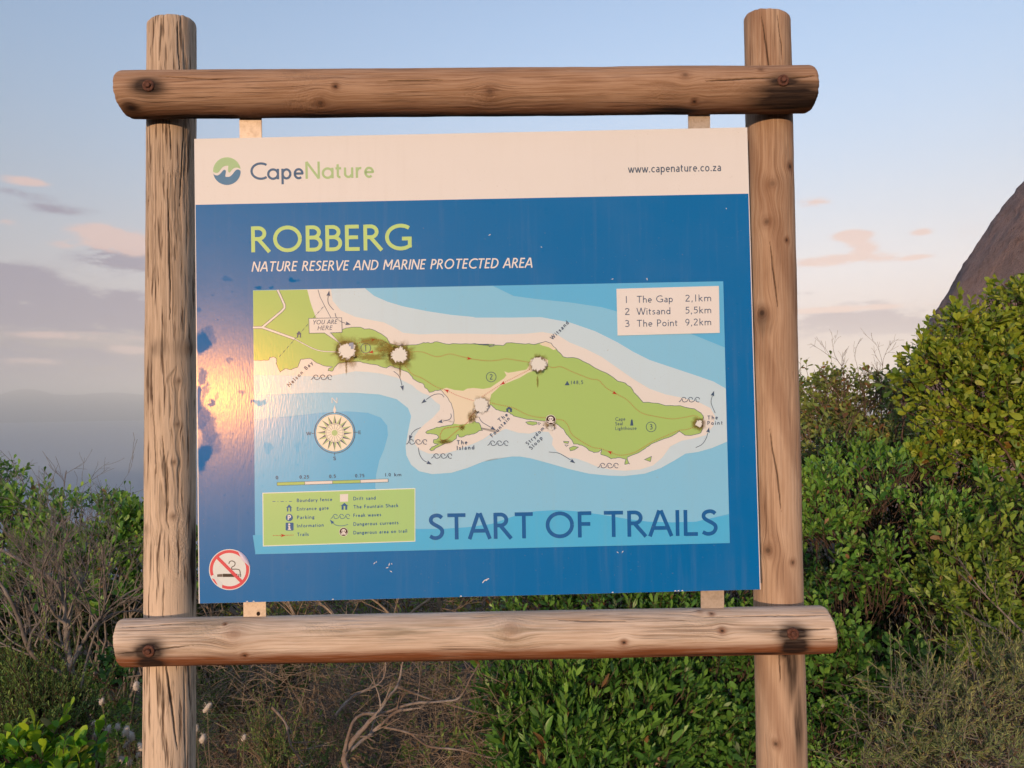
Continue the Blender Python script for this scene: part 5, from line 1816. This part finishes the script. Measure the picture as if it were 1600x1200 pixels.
G_GREYH = leaf_mat('grey_heath_leaf', (0.125, 0.180, 0.080), (0.240, 0.320, 0.130), (0.360, 0.440, 0.180), (0.600, 0.540, 0.200), (0.30, 0.2, 0.10), 0.93, 0.7)
G_YELG = leaf_mat('yellow_green_leaf', (0.060, 0.125, 0.022), (0.150, 0.275, 0.038), (0.240, 0.370, 0.052), (0.38, 0.44, 0.07), (0.32, 0.19, 0.09), 0.975, 0.45)
G_SHADE = leaf_mat('shade_dark_leaf', (0.010, 0.026, 0.008), (0.020, 0.050, 0.012), (0.036, 0.078, 0.018), (0.07, 0.10, 0.02), (0.06, 0.035, 0.02), 0.9, 0.55)  # near-black leaves: the shade inside the bushes is put into the colour
G_LIME = leaf_mat('lime_leaf', (0.075, 0.140, 0.018), (0.150, 0.250, 0.026), (0.230, 0.320, 0.038), (0.330, 0.380, 0.050), (0.30, 0.2, 0.06), 0.98, 0.45)
T_GREY = twig_mat('grey_bark', (0.17, 0.145, 0.125), (0.30, 0.265, 0.23))
T_BROWN = twig_mat('brown_bark', (0.085, 0.055, 0.040), (0.17, 0.115, 0.085))
T_PALE = twig_mat('weathered_branch', (0.23, 0.165, 0.125), (0.38, 0.33, 0.29))
T_DRY = twig_mat('dry_twig', (0.22, 0.165, 0.115), (0.42, 0.325, 0.23))

# --- right side
bush('leafy_bush', 'tall golden green round-leaved bush in front of the brown rock', 'bush',
     [(1540, 640, 3.15, 100, 95), (1605, 518, 3.3, 62, 84), (1508, 556, 3.3, 72, 70), (1455, 622, 3.2, 50, 85), (1590, 660, 3.2, 90, 110), (1430, 592, 3.35, 24, 36), (1650, 580, 3.4, 100, 150), (1560, 740, 3.1, 80, 50), (1480, 710, 3.05, 68, 42)],
     1800, (0.038, 0.0210), 8, 0.04, G_GLOSSY, T_BROWN, 11, nobj=300, t0=66, t1=12, inner=0.35, rag=0.15, gap=0.2)
bush('leafy_bush', 'dense fresh green small-leaved bush right of the right post', 'bush',
     [(1300, 800, 3.0, 95, 70), (1395, 790, 2.95, 95, 70), (1490, 795, 2.9, 85, 60), (1290, 880, 2.9, 95, 80), (1390, 870, 2.85, 95, 80), (1230, 830, 3.0, 60, 70), (1330, 735, 3.3, 60, 36), (1420, 745, 3.1, 60, 40), (1545, 790, 2.85, 60, 50)],
     1900, (0.032, 0.0150), 7, 0.055, G_MID, T_BROWN, 12, nobj=300, t0=50, t1=10, up=0.95, spread=0.45, inner=0.35, rag=0.5, gap=0.32, gapf=7.0)
bush('leafy_bush', 'yellowish green bush at the right edge above the grey heath', 'bush',
     [(1590, 850, 2.7, 75, 75), (1500, 880, 2.65, 75, 65), (1590, 950, 2.6, 70, 80), (1500, 960, 2.6, 75, 75), (1560, 1020, 2.55, 70, 70)],
     800, (0.038, 0.0165), 7, 0.065, G_YELG, T_BROWN, 42, t0=58, t1=12, up=1.0, spread=0.5, inner=0.35, rag=0.5, gap=0.32, gapf=7.0)
bush('leafy_bush', 'deep green round-leaved bush behind the right end of the lower rail', 'bush',
     [(1290, 980, 2.8, 85, 80), (1380, 960, 2.75, 75, 80), (1290, 1070, 2.7, 75, 85), (1380, 1050, 2.65, 80, 85), (1270, 1150, 2.75, 70, 80), (1360, 1140, 2.65, 70, 80), (1450, 1010, 2.65, 60, 70)],
     1150, (0.036, 0.0195), 7, 0.055, G_DARK, T_BROWN, 43, t0=62, t1=14, up=0.9, spread=0.5, inner=0.4, rag=0.5, gap=0.33, gapf=6.0)
bush('leafy_bush', 'deep green bush with upright narrow leaves under the lower rail', 'bush',
     [(830, 1130, 2.62, 75, 100), (920, 1120, 2.55, 85, 95), (1010, 1110, 2.6, 85, 95), (880, 1200, 2.45, 90, 90), (980, 1200, 2.5, 80, 90)],
     800, (0.050, 0.0165), 9, 0.08, G_DARK, T_BROWN, 13, shape='lance', nobj=300, t0=48, t1=10, up=1.3, spread=0.3, inner=0.35)
bush('leafy_bush', 'deep green bush with small oval leaves beside the right post below the lower rail', 'bush',
     [(1090, 1090, 2.7, 80, 95), (1160, 1080, 2.75, 70, 100), (1080, 1190, 2.6, 80, 80), (1160, 1190, 2.6, 80, 80), (1020, 1060, 2.8, 60, 60)],
     1150, (0.034, 0.0165), 7, 0.055, G_DARK, T_BROWN, 14, nobj=120, t0=55, t1=12, inner=0.35)
bush('leafy_bush', 'dark bush seen between the panel and the lower rail at right', 'bush',
     [(860, 960, 3.1, 80, 60), (960, 960, 3.0, 90, 60), (1060, 965, 3.0, 80, 60), (1150, 960, 3.0, 70, 70), (1230, 960, 3.05, 50, 80)],
     1000, (0.036, 0.0145), 8, 0.06, G_DARK, T_BROWN, 15, t0=60, t1=14, up=1.0, inner=0.4)
bush('scrub_bush', 'brownish twiggy scrub bush behind the right post below the clouds', 'bush',
     [(1275, 640, 4.2, 70, 62), (1350, 650, 4.2, 75, 62), (1300, 720, 3.8, 90, 60), (1400, 720, 3.7, 70, 60), (1210, 660, 4.2, 60, 60), (1400, 640, 4.4, 40, 55), (1300, 700, 4.4, 130, 70), (1380, 740, 4.2, 110, 60)],
     2100, (0.034, 0.019), 6, 0.05, G_DRY, T_DRY, 16, t0=75, t1=25, inner=0.45, rag=0.35, spread=0.6)
bush('scrub_bush', 'hazy green scrub far behind the panel foot', 'bush',
     [(420, 960, 4.0, 90, 110), (560, 970, 4.2, 120, 110), (700, 960, 4.2, 120, 110), (800, 960, 4.0, 90, 100)],
     1500, (0.030, 0.013), 7, 0.06, G_DRY, T_DRY, 17, inner=0.4, rag=0.3)
bush('heath_bush', 'greyish heath bush with golden tips in the lower right corner', 'bush',
     [(1440, 1140, 2.2, 85, 75), (1530, 1100, 2.25, 85, 70), (1600, 1120, 2.2, 60, 80), (1380, 1195, 2.15, 60, 45), (1500, 1190, 2.1, 110, 50), (1560, 1050, 2.3, 45, 35)],
     560, (0.018, 0.0026), 32, 0.10, G_GREYH, T_GREY, 18, limb=0.004, gap=0.2, shape='needle', t0=58, t1=12, up=0.7, spread=0.75, inner=0.4, rag=0.3, young=1.2)
bush('leafy_bush', 'small bright green bush at the foot of the right post', 'bush',
     [(1285, 1170, 2.45, 38, 55), (1310, 1205, 2.4, 45, 35)],
     190, (0.022, 0.009), 9, 0.06, G_MID, T_BROWN, 19, t0=60, t1=18, up=1.0, inner=0.3)

bush('leafy_bush', 'added thicket with shade-dark leaves filling the gaps behind the green bushes at right', 'bush',
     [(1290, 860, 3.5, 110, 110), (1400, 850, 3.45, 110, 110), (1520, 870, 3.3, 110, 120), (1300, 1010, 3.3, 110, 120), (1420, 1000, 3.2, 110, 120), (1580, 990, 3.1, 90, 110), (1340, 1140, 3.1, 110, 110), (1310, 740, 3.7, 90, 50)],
     1500, (0.042, 0.021), 7, 0.06, G_SHADE, T_BROWN, 45, inner=0.45, gap=0.0)  # added thicket, coloured dark so the gaps read as deep shade
bush('leafy_bush', 'added thicket with shade-dark leaves behind the deep green bushes under the lower rail', 'bush',
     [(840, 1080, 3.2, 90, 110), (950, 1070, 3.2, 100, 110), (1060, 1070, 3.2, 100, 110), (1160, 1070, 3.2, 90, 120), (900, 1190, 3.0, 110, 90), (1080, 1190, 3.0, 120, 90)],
     900, (0.042, 0.020), 7, 0.06, G_SHADE, T_BROWN, 46, inner=0.45, gap=0.0)  # added behind the bushes; its dark leaf colour stands for shade
bush('scrub_bush', 'low olive green undergrowth among the dry grass below the lower rail', 'bush',
     [(520, 1090, 2.95, 60, 50), (640, 1060, 3.0, 70, 45), (730, 1080, 2.9, 60, 60), (600, 1170, 2.75, 70, 50), (710, 1180, 2.7, 70, 55), (500, 1180, 2.7, 50, 45)],
     330, (0.024, 0.009), 8, 0.07, G_HEATH, T_DRY, 44, shape='lance', t0=60, t1=16, up=1.0, spread=0.6, inner=0.4, rag=0.4, gap=0.3, limb=0.003)

# --- left side
bush('leafy_bush', 'yellow-tipped green bush behind the left post against the sea', 'bush',
     [(40, 835, 3.4, 75, 62), (120, 850, 3.3, 70, 60), (190, 860, 3.3, 60, 65), (235, 870, 3.3, 55, 65), (60, 900, 3.2, 80, 55), (160, 915, 3.2, 75, 50), (-40, 840, 3.4, 70, 70), (285, 900, 3.4, 60, 60)],
     1150, (0.036, 0.0185), 7, 0.055, G_MID, T_GREY, 21, t0=55, t1=12, up=1.0, inner=0.3, rag=0.3, young=1.3)
bush('leafy_bush', 'dark bush standing highest at the far left edge', 'bush',
     [(0, 775, 4.6, 42, 45), (-40, 780, 4.6, 60, 60)],
     300, (0.032, 0.017), 7, 0.06, G_DARK, T_GREY, 22, inner=0.35, rag=0.35)
bush('leafy_bush', 'small dark bush on the skyline just left of the left post', 'bush',
     [(182, 800, 4.6, 26, 24), (212, 815, 4.6, 30, 26)],
     170, (0.032, 0.017), 7, 0.05, G_DARK, T_GREY, 23, inner=0.35, rag=0.35)
bush('leafy_bush', 'bush with shade-dark leaves behind the bare branches at left', 'bush',
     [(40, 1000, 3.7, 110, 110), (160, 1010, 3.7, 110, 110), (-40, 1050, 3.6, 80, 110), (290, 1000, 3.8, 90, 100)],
     1500, (0.040, 0.020), 7, 0.06, G_SHADE, T_GREY, 24, inner=0.5, gap=0.0)  # leaf colour darkened to paint the shade behind the branches
bush('leafy_bush', 'low bush with big round bright leaves in the lower left corner', 'bush',
     [(70, 1205, 2.02, 55, 45), (10, 1205, 2.0, 55, 50), (130, 1215, 2.05, 45, 38), (30, 1250, 1.98, 120, 60), (100, 1245, 2.0, 80, 50)],
     95, (0.046, 0.027), 6, 0.05, G_BIG, T_BROWN, 25, gap=0.0, nobj=300, t0=62, t1=12, up=1.3, spread=0.35, inner=0.2, young=1.3)
bush('heath_bush', 'fine-leaved green heath bush left of the bare trunk', 'bush',
     [(30, 1110, 2.35, 55, 50), (85, 1120, 2.3, 45, 40), (25, 1060, 2.45, 30, 30), (92, 1070, 2.4, 26, 26), (130, 1130, 2.35, 35, 40), (60, 1160, 2.25, 70, 30)],
     560, (0.013, 0.0040), 28, 0.085, G_HEATH, T_BROWN, 26, limb=0.003, gap=0.1, shape='needle', t0=60, t1=15, up=1.1, spread=0.35, inner=0.35)
bush('leafy_bush', 'little round-leaved bush left of the left post under the lower rail end', 'bush',
     [(175, 1060, 2.75, 30, 34), (195, 1085, 2.8, 36, 34), (205, 1130, 2.7, 34, 34)],
     120, (0.030, 0.017), 7, 0.05, G_DARK, T_BROWN, 27, inner=0.3)
bush('heath_bush', 'dark green heath bush below the lower rail beside the left post', 'bush',
     [(400, 1075, 2.9, 40, 55), (450, 1070, 2.9, 40, 50), (360, 1100, 2.9, 35, 50)],
     330, (0.014, 0.0035), 26, 0.09, G_HEATH, T_BROWN, 28, shape='needle', t0=50, t1=12, up=1.3, spread=0.3, inner=0.35)
bush('heath_bush', 'low pale green heath bush in the dry grass at lower centre left', 'bush',
     [(420, 1170, 2.4, 40, 45), (440, 1210, 2.35, 50, 40), (510, 1195, 2.4, 35, 30)],
     170, (0.011, 0.0035), 24, 0.07, G_HEATH, T_DRY, 29, shape='needle', t0=60, t1=18, inner=0.3)

# --- bare, dead wood
def bare(name, label, limbs, seed, mat, trunk=None, kids=9, depth=2, L=0.16, ang=0.8, cat='shrub', ratio=0.66):
    rng = np.random.default_rng(seed)
    paths = [traced(rng, *l) for l in limbs]
    b0 = paths[0][0][0]
    root = empty(name, (float(b0[0]), float(b0[1]), float(ground_z(b0[0], b0[1]))), label, cat)
    tr_ = paths[0]
    foot = np.array([b0[0], b0[1], float(ground_z(b0[0], b0[1])) - 0.03])
    pts = np.vstack([wander(rng, foot, b0, 6, 0.04)[:-1], tr_[0]])
    rad = np.concatenate([np.full(5, tr_[1][0] * 1.1), tr_[1]])
    V, F = tubes([(pts, rad)], 8)
    obj('trunk', np_mesh('trunk', V, F), mat, root)
    for p in paths[1:]:
        V, F = tubes([p], 7)
        obj('limb', np_mesh('limb', V, F), mat, root)
    out = []
    for pts, rad in paths:
        for q in range(kids):
            i = rng.integers(len(pts) // 4, len(pts))
            tdir = unit(pts[min(i + 1, len(pts) - 1)] - pts[max(i - 1, 0)])
            nd = unit(tdir * 0.7 + unit(rng.normal(size=3)) * np.array([ang, ang * .8, ang]) + np.array([0, 0, .25]))
            grow(rng, pts[i], nd, L * (0.5 + 0.9 * rng.random()), max(0.0012, rad[i] * 0.5), depth, out, ratio=ratio)
    V, F = tubes(out, 4)
    tag(obj('twigs', np_mesh('twigs', V, F), mat, root), kind='stuff')
    return root


bare('bare_shrub', 'grey leafless shrub with forking branches left of the left post',
     [([(147, 1158), (128, 1100), (112, 1050), (105, 1010), (103, 975), (98, 930), (80, 905), (45, 882), (0, 858)], 2.32, 2.5, 0.0125, 0.004),
      ([(104, 1056), (62, 1032), (43, 1010), (30, 970), (15, 935), (-10, 895)], 2.36, 2.3, 0.0075, 0.004),
      ([(110, 1042), (126, 1010), (146, 978), (160, 958), (165, 925), (158, 850)], 2.34, 2.42, 0.008, 0.002),
      ([(44, 1015), (52, 985), (72, 960), (80, 925), (85, 880)], 2.33, 2.4, 0.005, 0.002),
      ([(104, 985), (118, 930), (136, 890), (140, 850)], 2.4, 2.5, 0.006, 0.002),
      ([(126, 1075), (136, 1030), (158, 968), (192, 932), (228, 914)], 2.3, 2.5, 0.004, 0.002),
      ([(104, 975), (85, 960), (70, 930), (66, 890), (84, 850)], 2.4, 2.3, 0.005, 0.0015),
      ([(60, 1030), (70, 980), (76, 930), (82, 850), (88, 800)], 2.5, 2.6, 0.004, 0.0012),
      ([(150, 975), (175, 960), (205, 955), (230, 958)], 2.4, 2.6, 0.004, 0.0015),
      ([(0, 1010), (25, 985), (60, 975), (100, 968)], 2.5, 2.6, 0.004, 0.0015),
      ([(108, 1030), (92, 990), (96, 950), (110, 910), (132, 868), (135, 835)], 2.45, 2.6, 0.0045, 0.0015)],
     31, T_GREY, kids=10, depth=2, L=0.17)
bare('dead_branch', 'pale weathered dead branch forking below the lower rail',
     [([(545, 1215), (538, 1180), (562, 1145), (592, 1112), (606, 1090), (622, 1070), (629, 1034)], 2.2, 2.35, 0.009, 0.003),
      ([(537, 1176), (550, 1132), (567, 1116), (600, 1114), (640, 1100), (690, 1096), (718, 1090), (735, 1060), (748, 1038)], 2.22, 2.4, 0.0055, 0.002),
      ([(548, 1172), (575, 1150), (596, 1132), (620, 1112), (645, 1108)], 2.24, 2.3, 0.006, 0.004),
      ([(524, 1118), (552, 1088), (596, 1065), (604, 1030)], 2.4, 2.45, 0.0055, 0.0025),
      ([(622, 1074), (660, 1088), (692, 1098), (742, 1112), (768, 1116)], 2.3, 2.45, 0.0035, 0.0015),
      ([(600, 1136), (640, 1146), (670, 1166), (720, 1172), (766, 1184)], 2.3, 2.4, 0.004, 0.002),
      ([(652, 1096), (656, 1060), (653, 1038)], 2.35, 2.4, 0.002, 0.001),
      ([(425, 1105), (446, 1130), (455, 1165), (475, 1195)], 2.3, 2.2, 0.004, 0.0015)],
     32, T_PALE, kids=4, depth=1, L=0.09)
bare('bare_shrub', 'brown leafless shrub in the gap under the left half of the panel',
     [([(480, 1010), (470, 980), (455, 950), (440, 915)], 2.9, 3.0, 0.007, 0.003),
      ([(600, 1010), (640, 960), (700, 920), (760, 900)], 2.95, 3.0, 0.007, 0.003),
      ([(690, 1010), (690, 970), (684, 930)], 3.0, 3.0, 0.009, 0.006),
      ([(560, 1010), (520, 960), (480, 925)], 2.9, 3.0, 0.006, 0.002),
      ([(640, 1010), (600, 950), (540, 915)], 2.9, 3.0, 0.006, 0.002),
      ([(320, 1000), (330, 960), (325, 920)], 3.0, 3.0, 0.006, 0.003)],
     33, T_DRY, kids=10, depth=2, L=0.16)
bare('bare_shrub', 'thin grey bare twigs rising above the bush against the sea at left',
     [([(95, 830), (98, 790), (100, 765), (104, 735)], 3.5, 3.6, 0.003, 0.001),
      ([(60, 810), (45, 780), (35, 750), (28, 730)], 3.5, 3.6, 0.003, 0.001),
      ([(95, 790), (110, 770), (140, 752)], 3.5, 3.6, 0.002, 0.001),
      ([(165, 830), (166, 800), (163, 775)], 3.6, 3.7, 0.002, 0.001),
      ([(125, 820), (128, 790), (135, 775)], 3.6, 3.7, 0.002, 0.001)],
     34, T_GREY, kids=4, depth=1, L=0.10)
bare('bare_shrub', 'thin bare twigs sticking out of the scrub right of the right post',
     [([(1330, 680), (1320, 620), (1318, 580), (1308, 562)], 4.0, 4.1, 0.004, 0.001),
      ([(1360, 690), (1350, 630), (1340, 575)], 4.0, 4.0, 0.004, 0.001),
      ([(1290, 690), (1285, 640), (1300, 590)], 4.0, 4.0, 0.004, 0.001),
      ([(1380, 680), (1376, 620), (1380, 562)], 4.0, 4.0, 0.004, 0.001),
      ([(1310, 710), (1330, 660), (1345, 640)], 3.6, 3.6, 0.004, 0.001)],
     35, T_BROWN, kids=6, depth=2, L=0.14)
bare('bare_shrub', 'reddish bare twigs inside the golden green bush at right edge',
     [([(1600, 750), (1560, 690), (1520, 650), (1490, 620)], 2.95, 3.0, 0.005, 0.002),
      ([(1600, 690), (1560, 640), (1530, 600)], 2.95, 3.0, 0.004, 0.002),
      ([(1560, 690), (1500, 660), (1440, 655)], 2.95, 3.0, 0.003, 0.001)],
     36, T_BROWN, kids=6, depth=1, L=0.12)
bare('bare_shrub', 'grey bare twigs in the green bush at lower right edge',
     [([(1600, 990), (1570, 960), (1540, 930), (1520, 905)], 2.35, 2.4, 0.004, 0.0015),
      ([(1590, 1010), (1560, 985), (1530, 975)], 2.35, 2.4, 0.003, 0.001)],
     37, T_GREY, kids=6, depth=1, L=0.10)

# --- lime sprig hanging over the green bush at right
rng = np.random.default_rng(41)
st, rd = traced(rng, [(1545, 1080), (1520, 1010), (1495, 955), (1478, 918), (1470, 900)], 2.3, 2.25, 0.003, 0.001)
st2, rd2 = traced(rng, [(1530, 1040), (1505, 1025), (1480, 1005)], 2.3, 2.2, 0.002, 0.001)
st3, rd3 = traced(rng, [(1600, 1000), (1575, 960), (1560, 910), (1572, 870)], 2.4, 2.35, 0.002, 0.001)
spr = empty('sprig_plant', (float(st[0][0]), float(st[0][1]), float(ground_z(st[0][0], st[0][1]))), 'slender lime green sprig leaning over the green bush at right', 'plant')
foot = np.array([st[0][0] + .05, st[0][1] + .1, float(ground_z(st[0][0], st[0][1]))])
V, F = tubes([(np.vstack([wander(rng, foot, st[0], 6, .03)[:-1], st]), np.concatenate([np.full(5, .003), rd])), (st2, rd2), (st3, rd3)], 5)
obj('stem', np_mesh('stem', V, F), G_LIME, spr)
PP = np.vstack([st, st2, st3])
P = np.repeat(PP, 3, 0) + rng.normal(0, .006, (len(PP) * 3, 3))
A = unit(rng.normal(size=P.shape) + np.array([0, -.3, .5]))
B, D, N, ls, ws, tip, sid, hs = clothe(rng, P, A, 4, 0.03, 0.026, 0.007, 60, 20)
V, F, nv = leaf_arrays(B, D, N, ls, ws, 'lance')
me = np_mesh('foliage', V, F)
fattr(me, 'rnd', np.repeat(rng.random(len(B)), nv))
fattr(me, 'tip', np.repeat(tip, nv))
tag(obj('foliage', me, G_LIME, spr), kind='stuff')

# --- dry grass and litter
def blades(rng, u0, u1, v0, v1, d0, d1, n, Lr, r, arch=0.5):
    out = []
    for i in range(n):
        d = d0 + (d1 - d0) * rng.random()
        p = at_d(np.array([u0 + (u1 - u0) * rng.random()]), np.array([v0 + (v1 - v0) * rng.random()]), d)[0]
        a = unit(rng.normal(size=3) * np.array([1, .7, .5]) + np.array([0, 0, .55]))
        L = Lr[0] + (Lr[1] - Lr[0]) * rng.random()
        b_ = unit(rng.normal(size=3))
        t = np.linspace(0, 1, 6)[:, None]
        pts = p + a * L * t + b_ * arch * L * t * t * 0.5 - np.array([0, 0, 1]) * arch * L * t * t * 0.35
        out.append((pts, r * np.linspace(1, 0.35, 6)))
    return out


rng = np.random.default_rng(51)
V, F = tubes(blades(rng, 300, 790, 1040, 1230, 2.35, 3.2, 2600, (0.06, 0.22), 0.0011), 3)
tag(obj('dry_grass', np_mesh('dry_grass', V, F), T_DRY), 'tangle of dry brown grass and twigs below the lower rail', 'dry grass', None, 'stuff')
V, F = tubes(blades(rng, 120, 330, 1090, 1230, 2.3, 2.9, 900, (0.05, 0.16), 0.0010), 3)
tag(obj('dry_grass', np_mesh('dry_grass', V, F), G_HEATH), 'thin green and dry grass round the left post', 'grass', None, 'stuff')
V, F = tubes(blades(rng, 1320, 1620, 1060, 1230, 2.05, 2.4, 240, (0.05, 0.17), 0.0009), 3)
tag(obj('dry_grass', np_mesh('dry_grass', V, F), T_GREY), 'dry stalks among the heath in the lower right corner', 'dry grass', None, 'stuff')

# --- hare's-tail grass: pale fluffy heads on thin stems
m_tail, g, b = new_mat('fluffy_seed_head')
p = g.n('NewGeometry').outputs['Position']
g.put(b.inputs['Base Color'], g.mix(g.step(g.noise(p, 900, 3), .3, .7), (0.42, 0.36, 0.30), (0.72, 0.66, 0.58)))
b.inputs['Roughness'].default_value = 1.0
b.inputs['Specular IOR Level'].default_value = 0.05


def tuft(label, heads, d, seed):
    rng = np.random.default_rng(seed)
    P = [at_d(np.array([u]), np.array([v]), d + rng.normal(0, .03))[0] for u, v, s in heads]
    c = np.mean(P, 0)
    gz = float(ground_z(c[0], c[1]))
    root = empty('hare_tail_grass', (float(c[0]), float(c[1]), gz), label, 'grass')
    for (u, v, s), p in zip(heads, P):
        foot = np.array([c[0] + (p[0] - c[0]) * .6, c[1] + .03 * rng.normal(), gz])
        V, F = tubes([(wander(rng, foot, p, 8, .03), np.linspace(.0011, .0007, 8))], 4)
        so = obj('stem', np_mesh('stem', V, F), T_DRY, root)
        rr_ = s * d / FPX
        n, k = 10, 12
        ph = np.linspace(0, np.pi, n)
        th = np.linspace(0, 2 * np.pi, k, endpoint=False)
        PH, TH = np.meshgrid(ph, th, indexing='ij')
        bump_ = 1 + .18 * rng.normal(size=PH.shape)
        tilt = rng.normal(0, .3)
        x = np.sin(PH) * np.cos(TH) * rr_ * .68 * bump_
        y = np.sin(PH) * np.sin(TH) * rr_ * .68 * bump_
        zc = np.cos(PH) * rr_ * 1.1
        V = np.stack([p[0] + x + zc * tilt, p[1] + y, p[2] + zc], -1).reshape(-1, 3)
        ii = np.arange(n - 1)[:, None] * k + np.arange(k)[None]
        jj = np.arange(n - 1)[:, None] * k + (np.arange(k)[None] + 1) % k
        F = np.stack([ii, jj, jj + k, ii + k], -1).reshape(-1, 4)
        ho = obj('seed_head', np_mesh('seed_head', V, F), m_tail, root)
        hairs = []
        for q in range(46):
            dv = unit(rng.normal(size=3))
            b0_ = p + dv * np.array([.6, .6, 1.0]) * rr_
            hairs.append((np.array([b0_, b0_ + unit(dv + np.array([0, 0, .5])) * rr_ * .7]), np.array([.0004, .0001])))
        V, F = tubes(hairs, 3)
        tag(obj('hairs', np_mesh('hairs', V, F), m_tail, ho), kind='stuff')


tuft('pale fluffy hare tail grass heads left of the left post', [(213, 1072, 6.5), (159, 1096, 5), (169, 1140, 7), (184, 1136, 5), (197, 1142, 7), (205, 1150, 7), (198, 1163, 5.5), (221, 1168, 7), (190, 1188, 6), (202, 1191, 6), (150, 1147, 4), (215, 1180, 4), (146, 1130, 3.5)], 2.15, 61)
tuft('pale fluffy hare tail grass heads right of the left post', [(324, 1106, 7), (317, 1154, 6.5), (307, 1138, 5), (381, 1153, 5)], 2.25, 62)
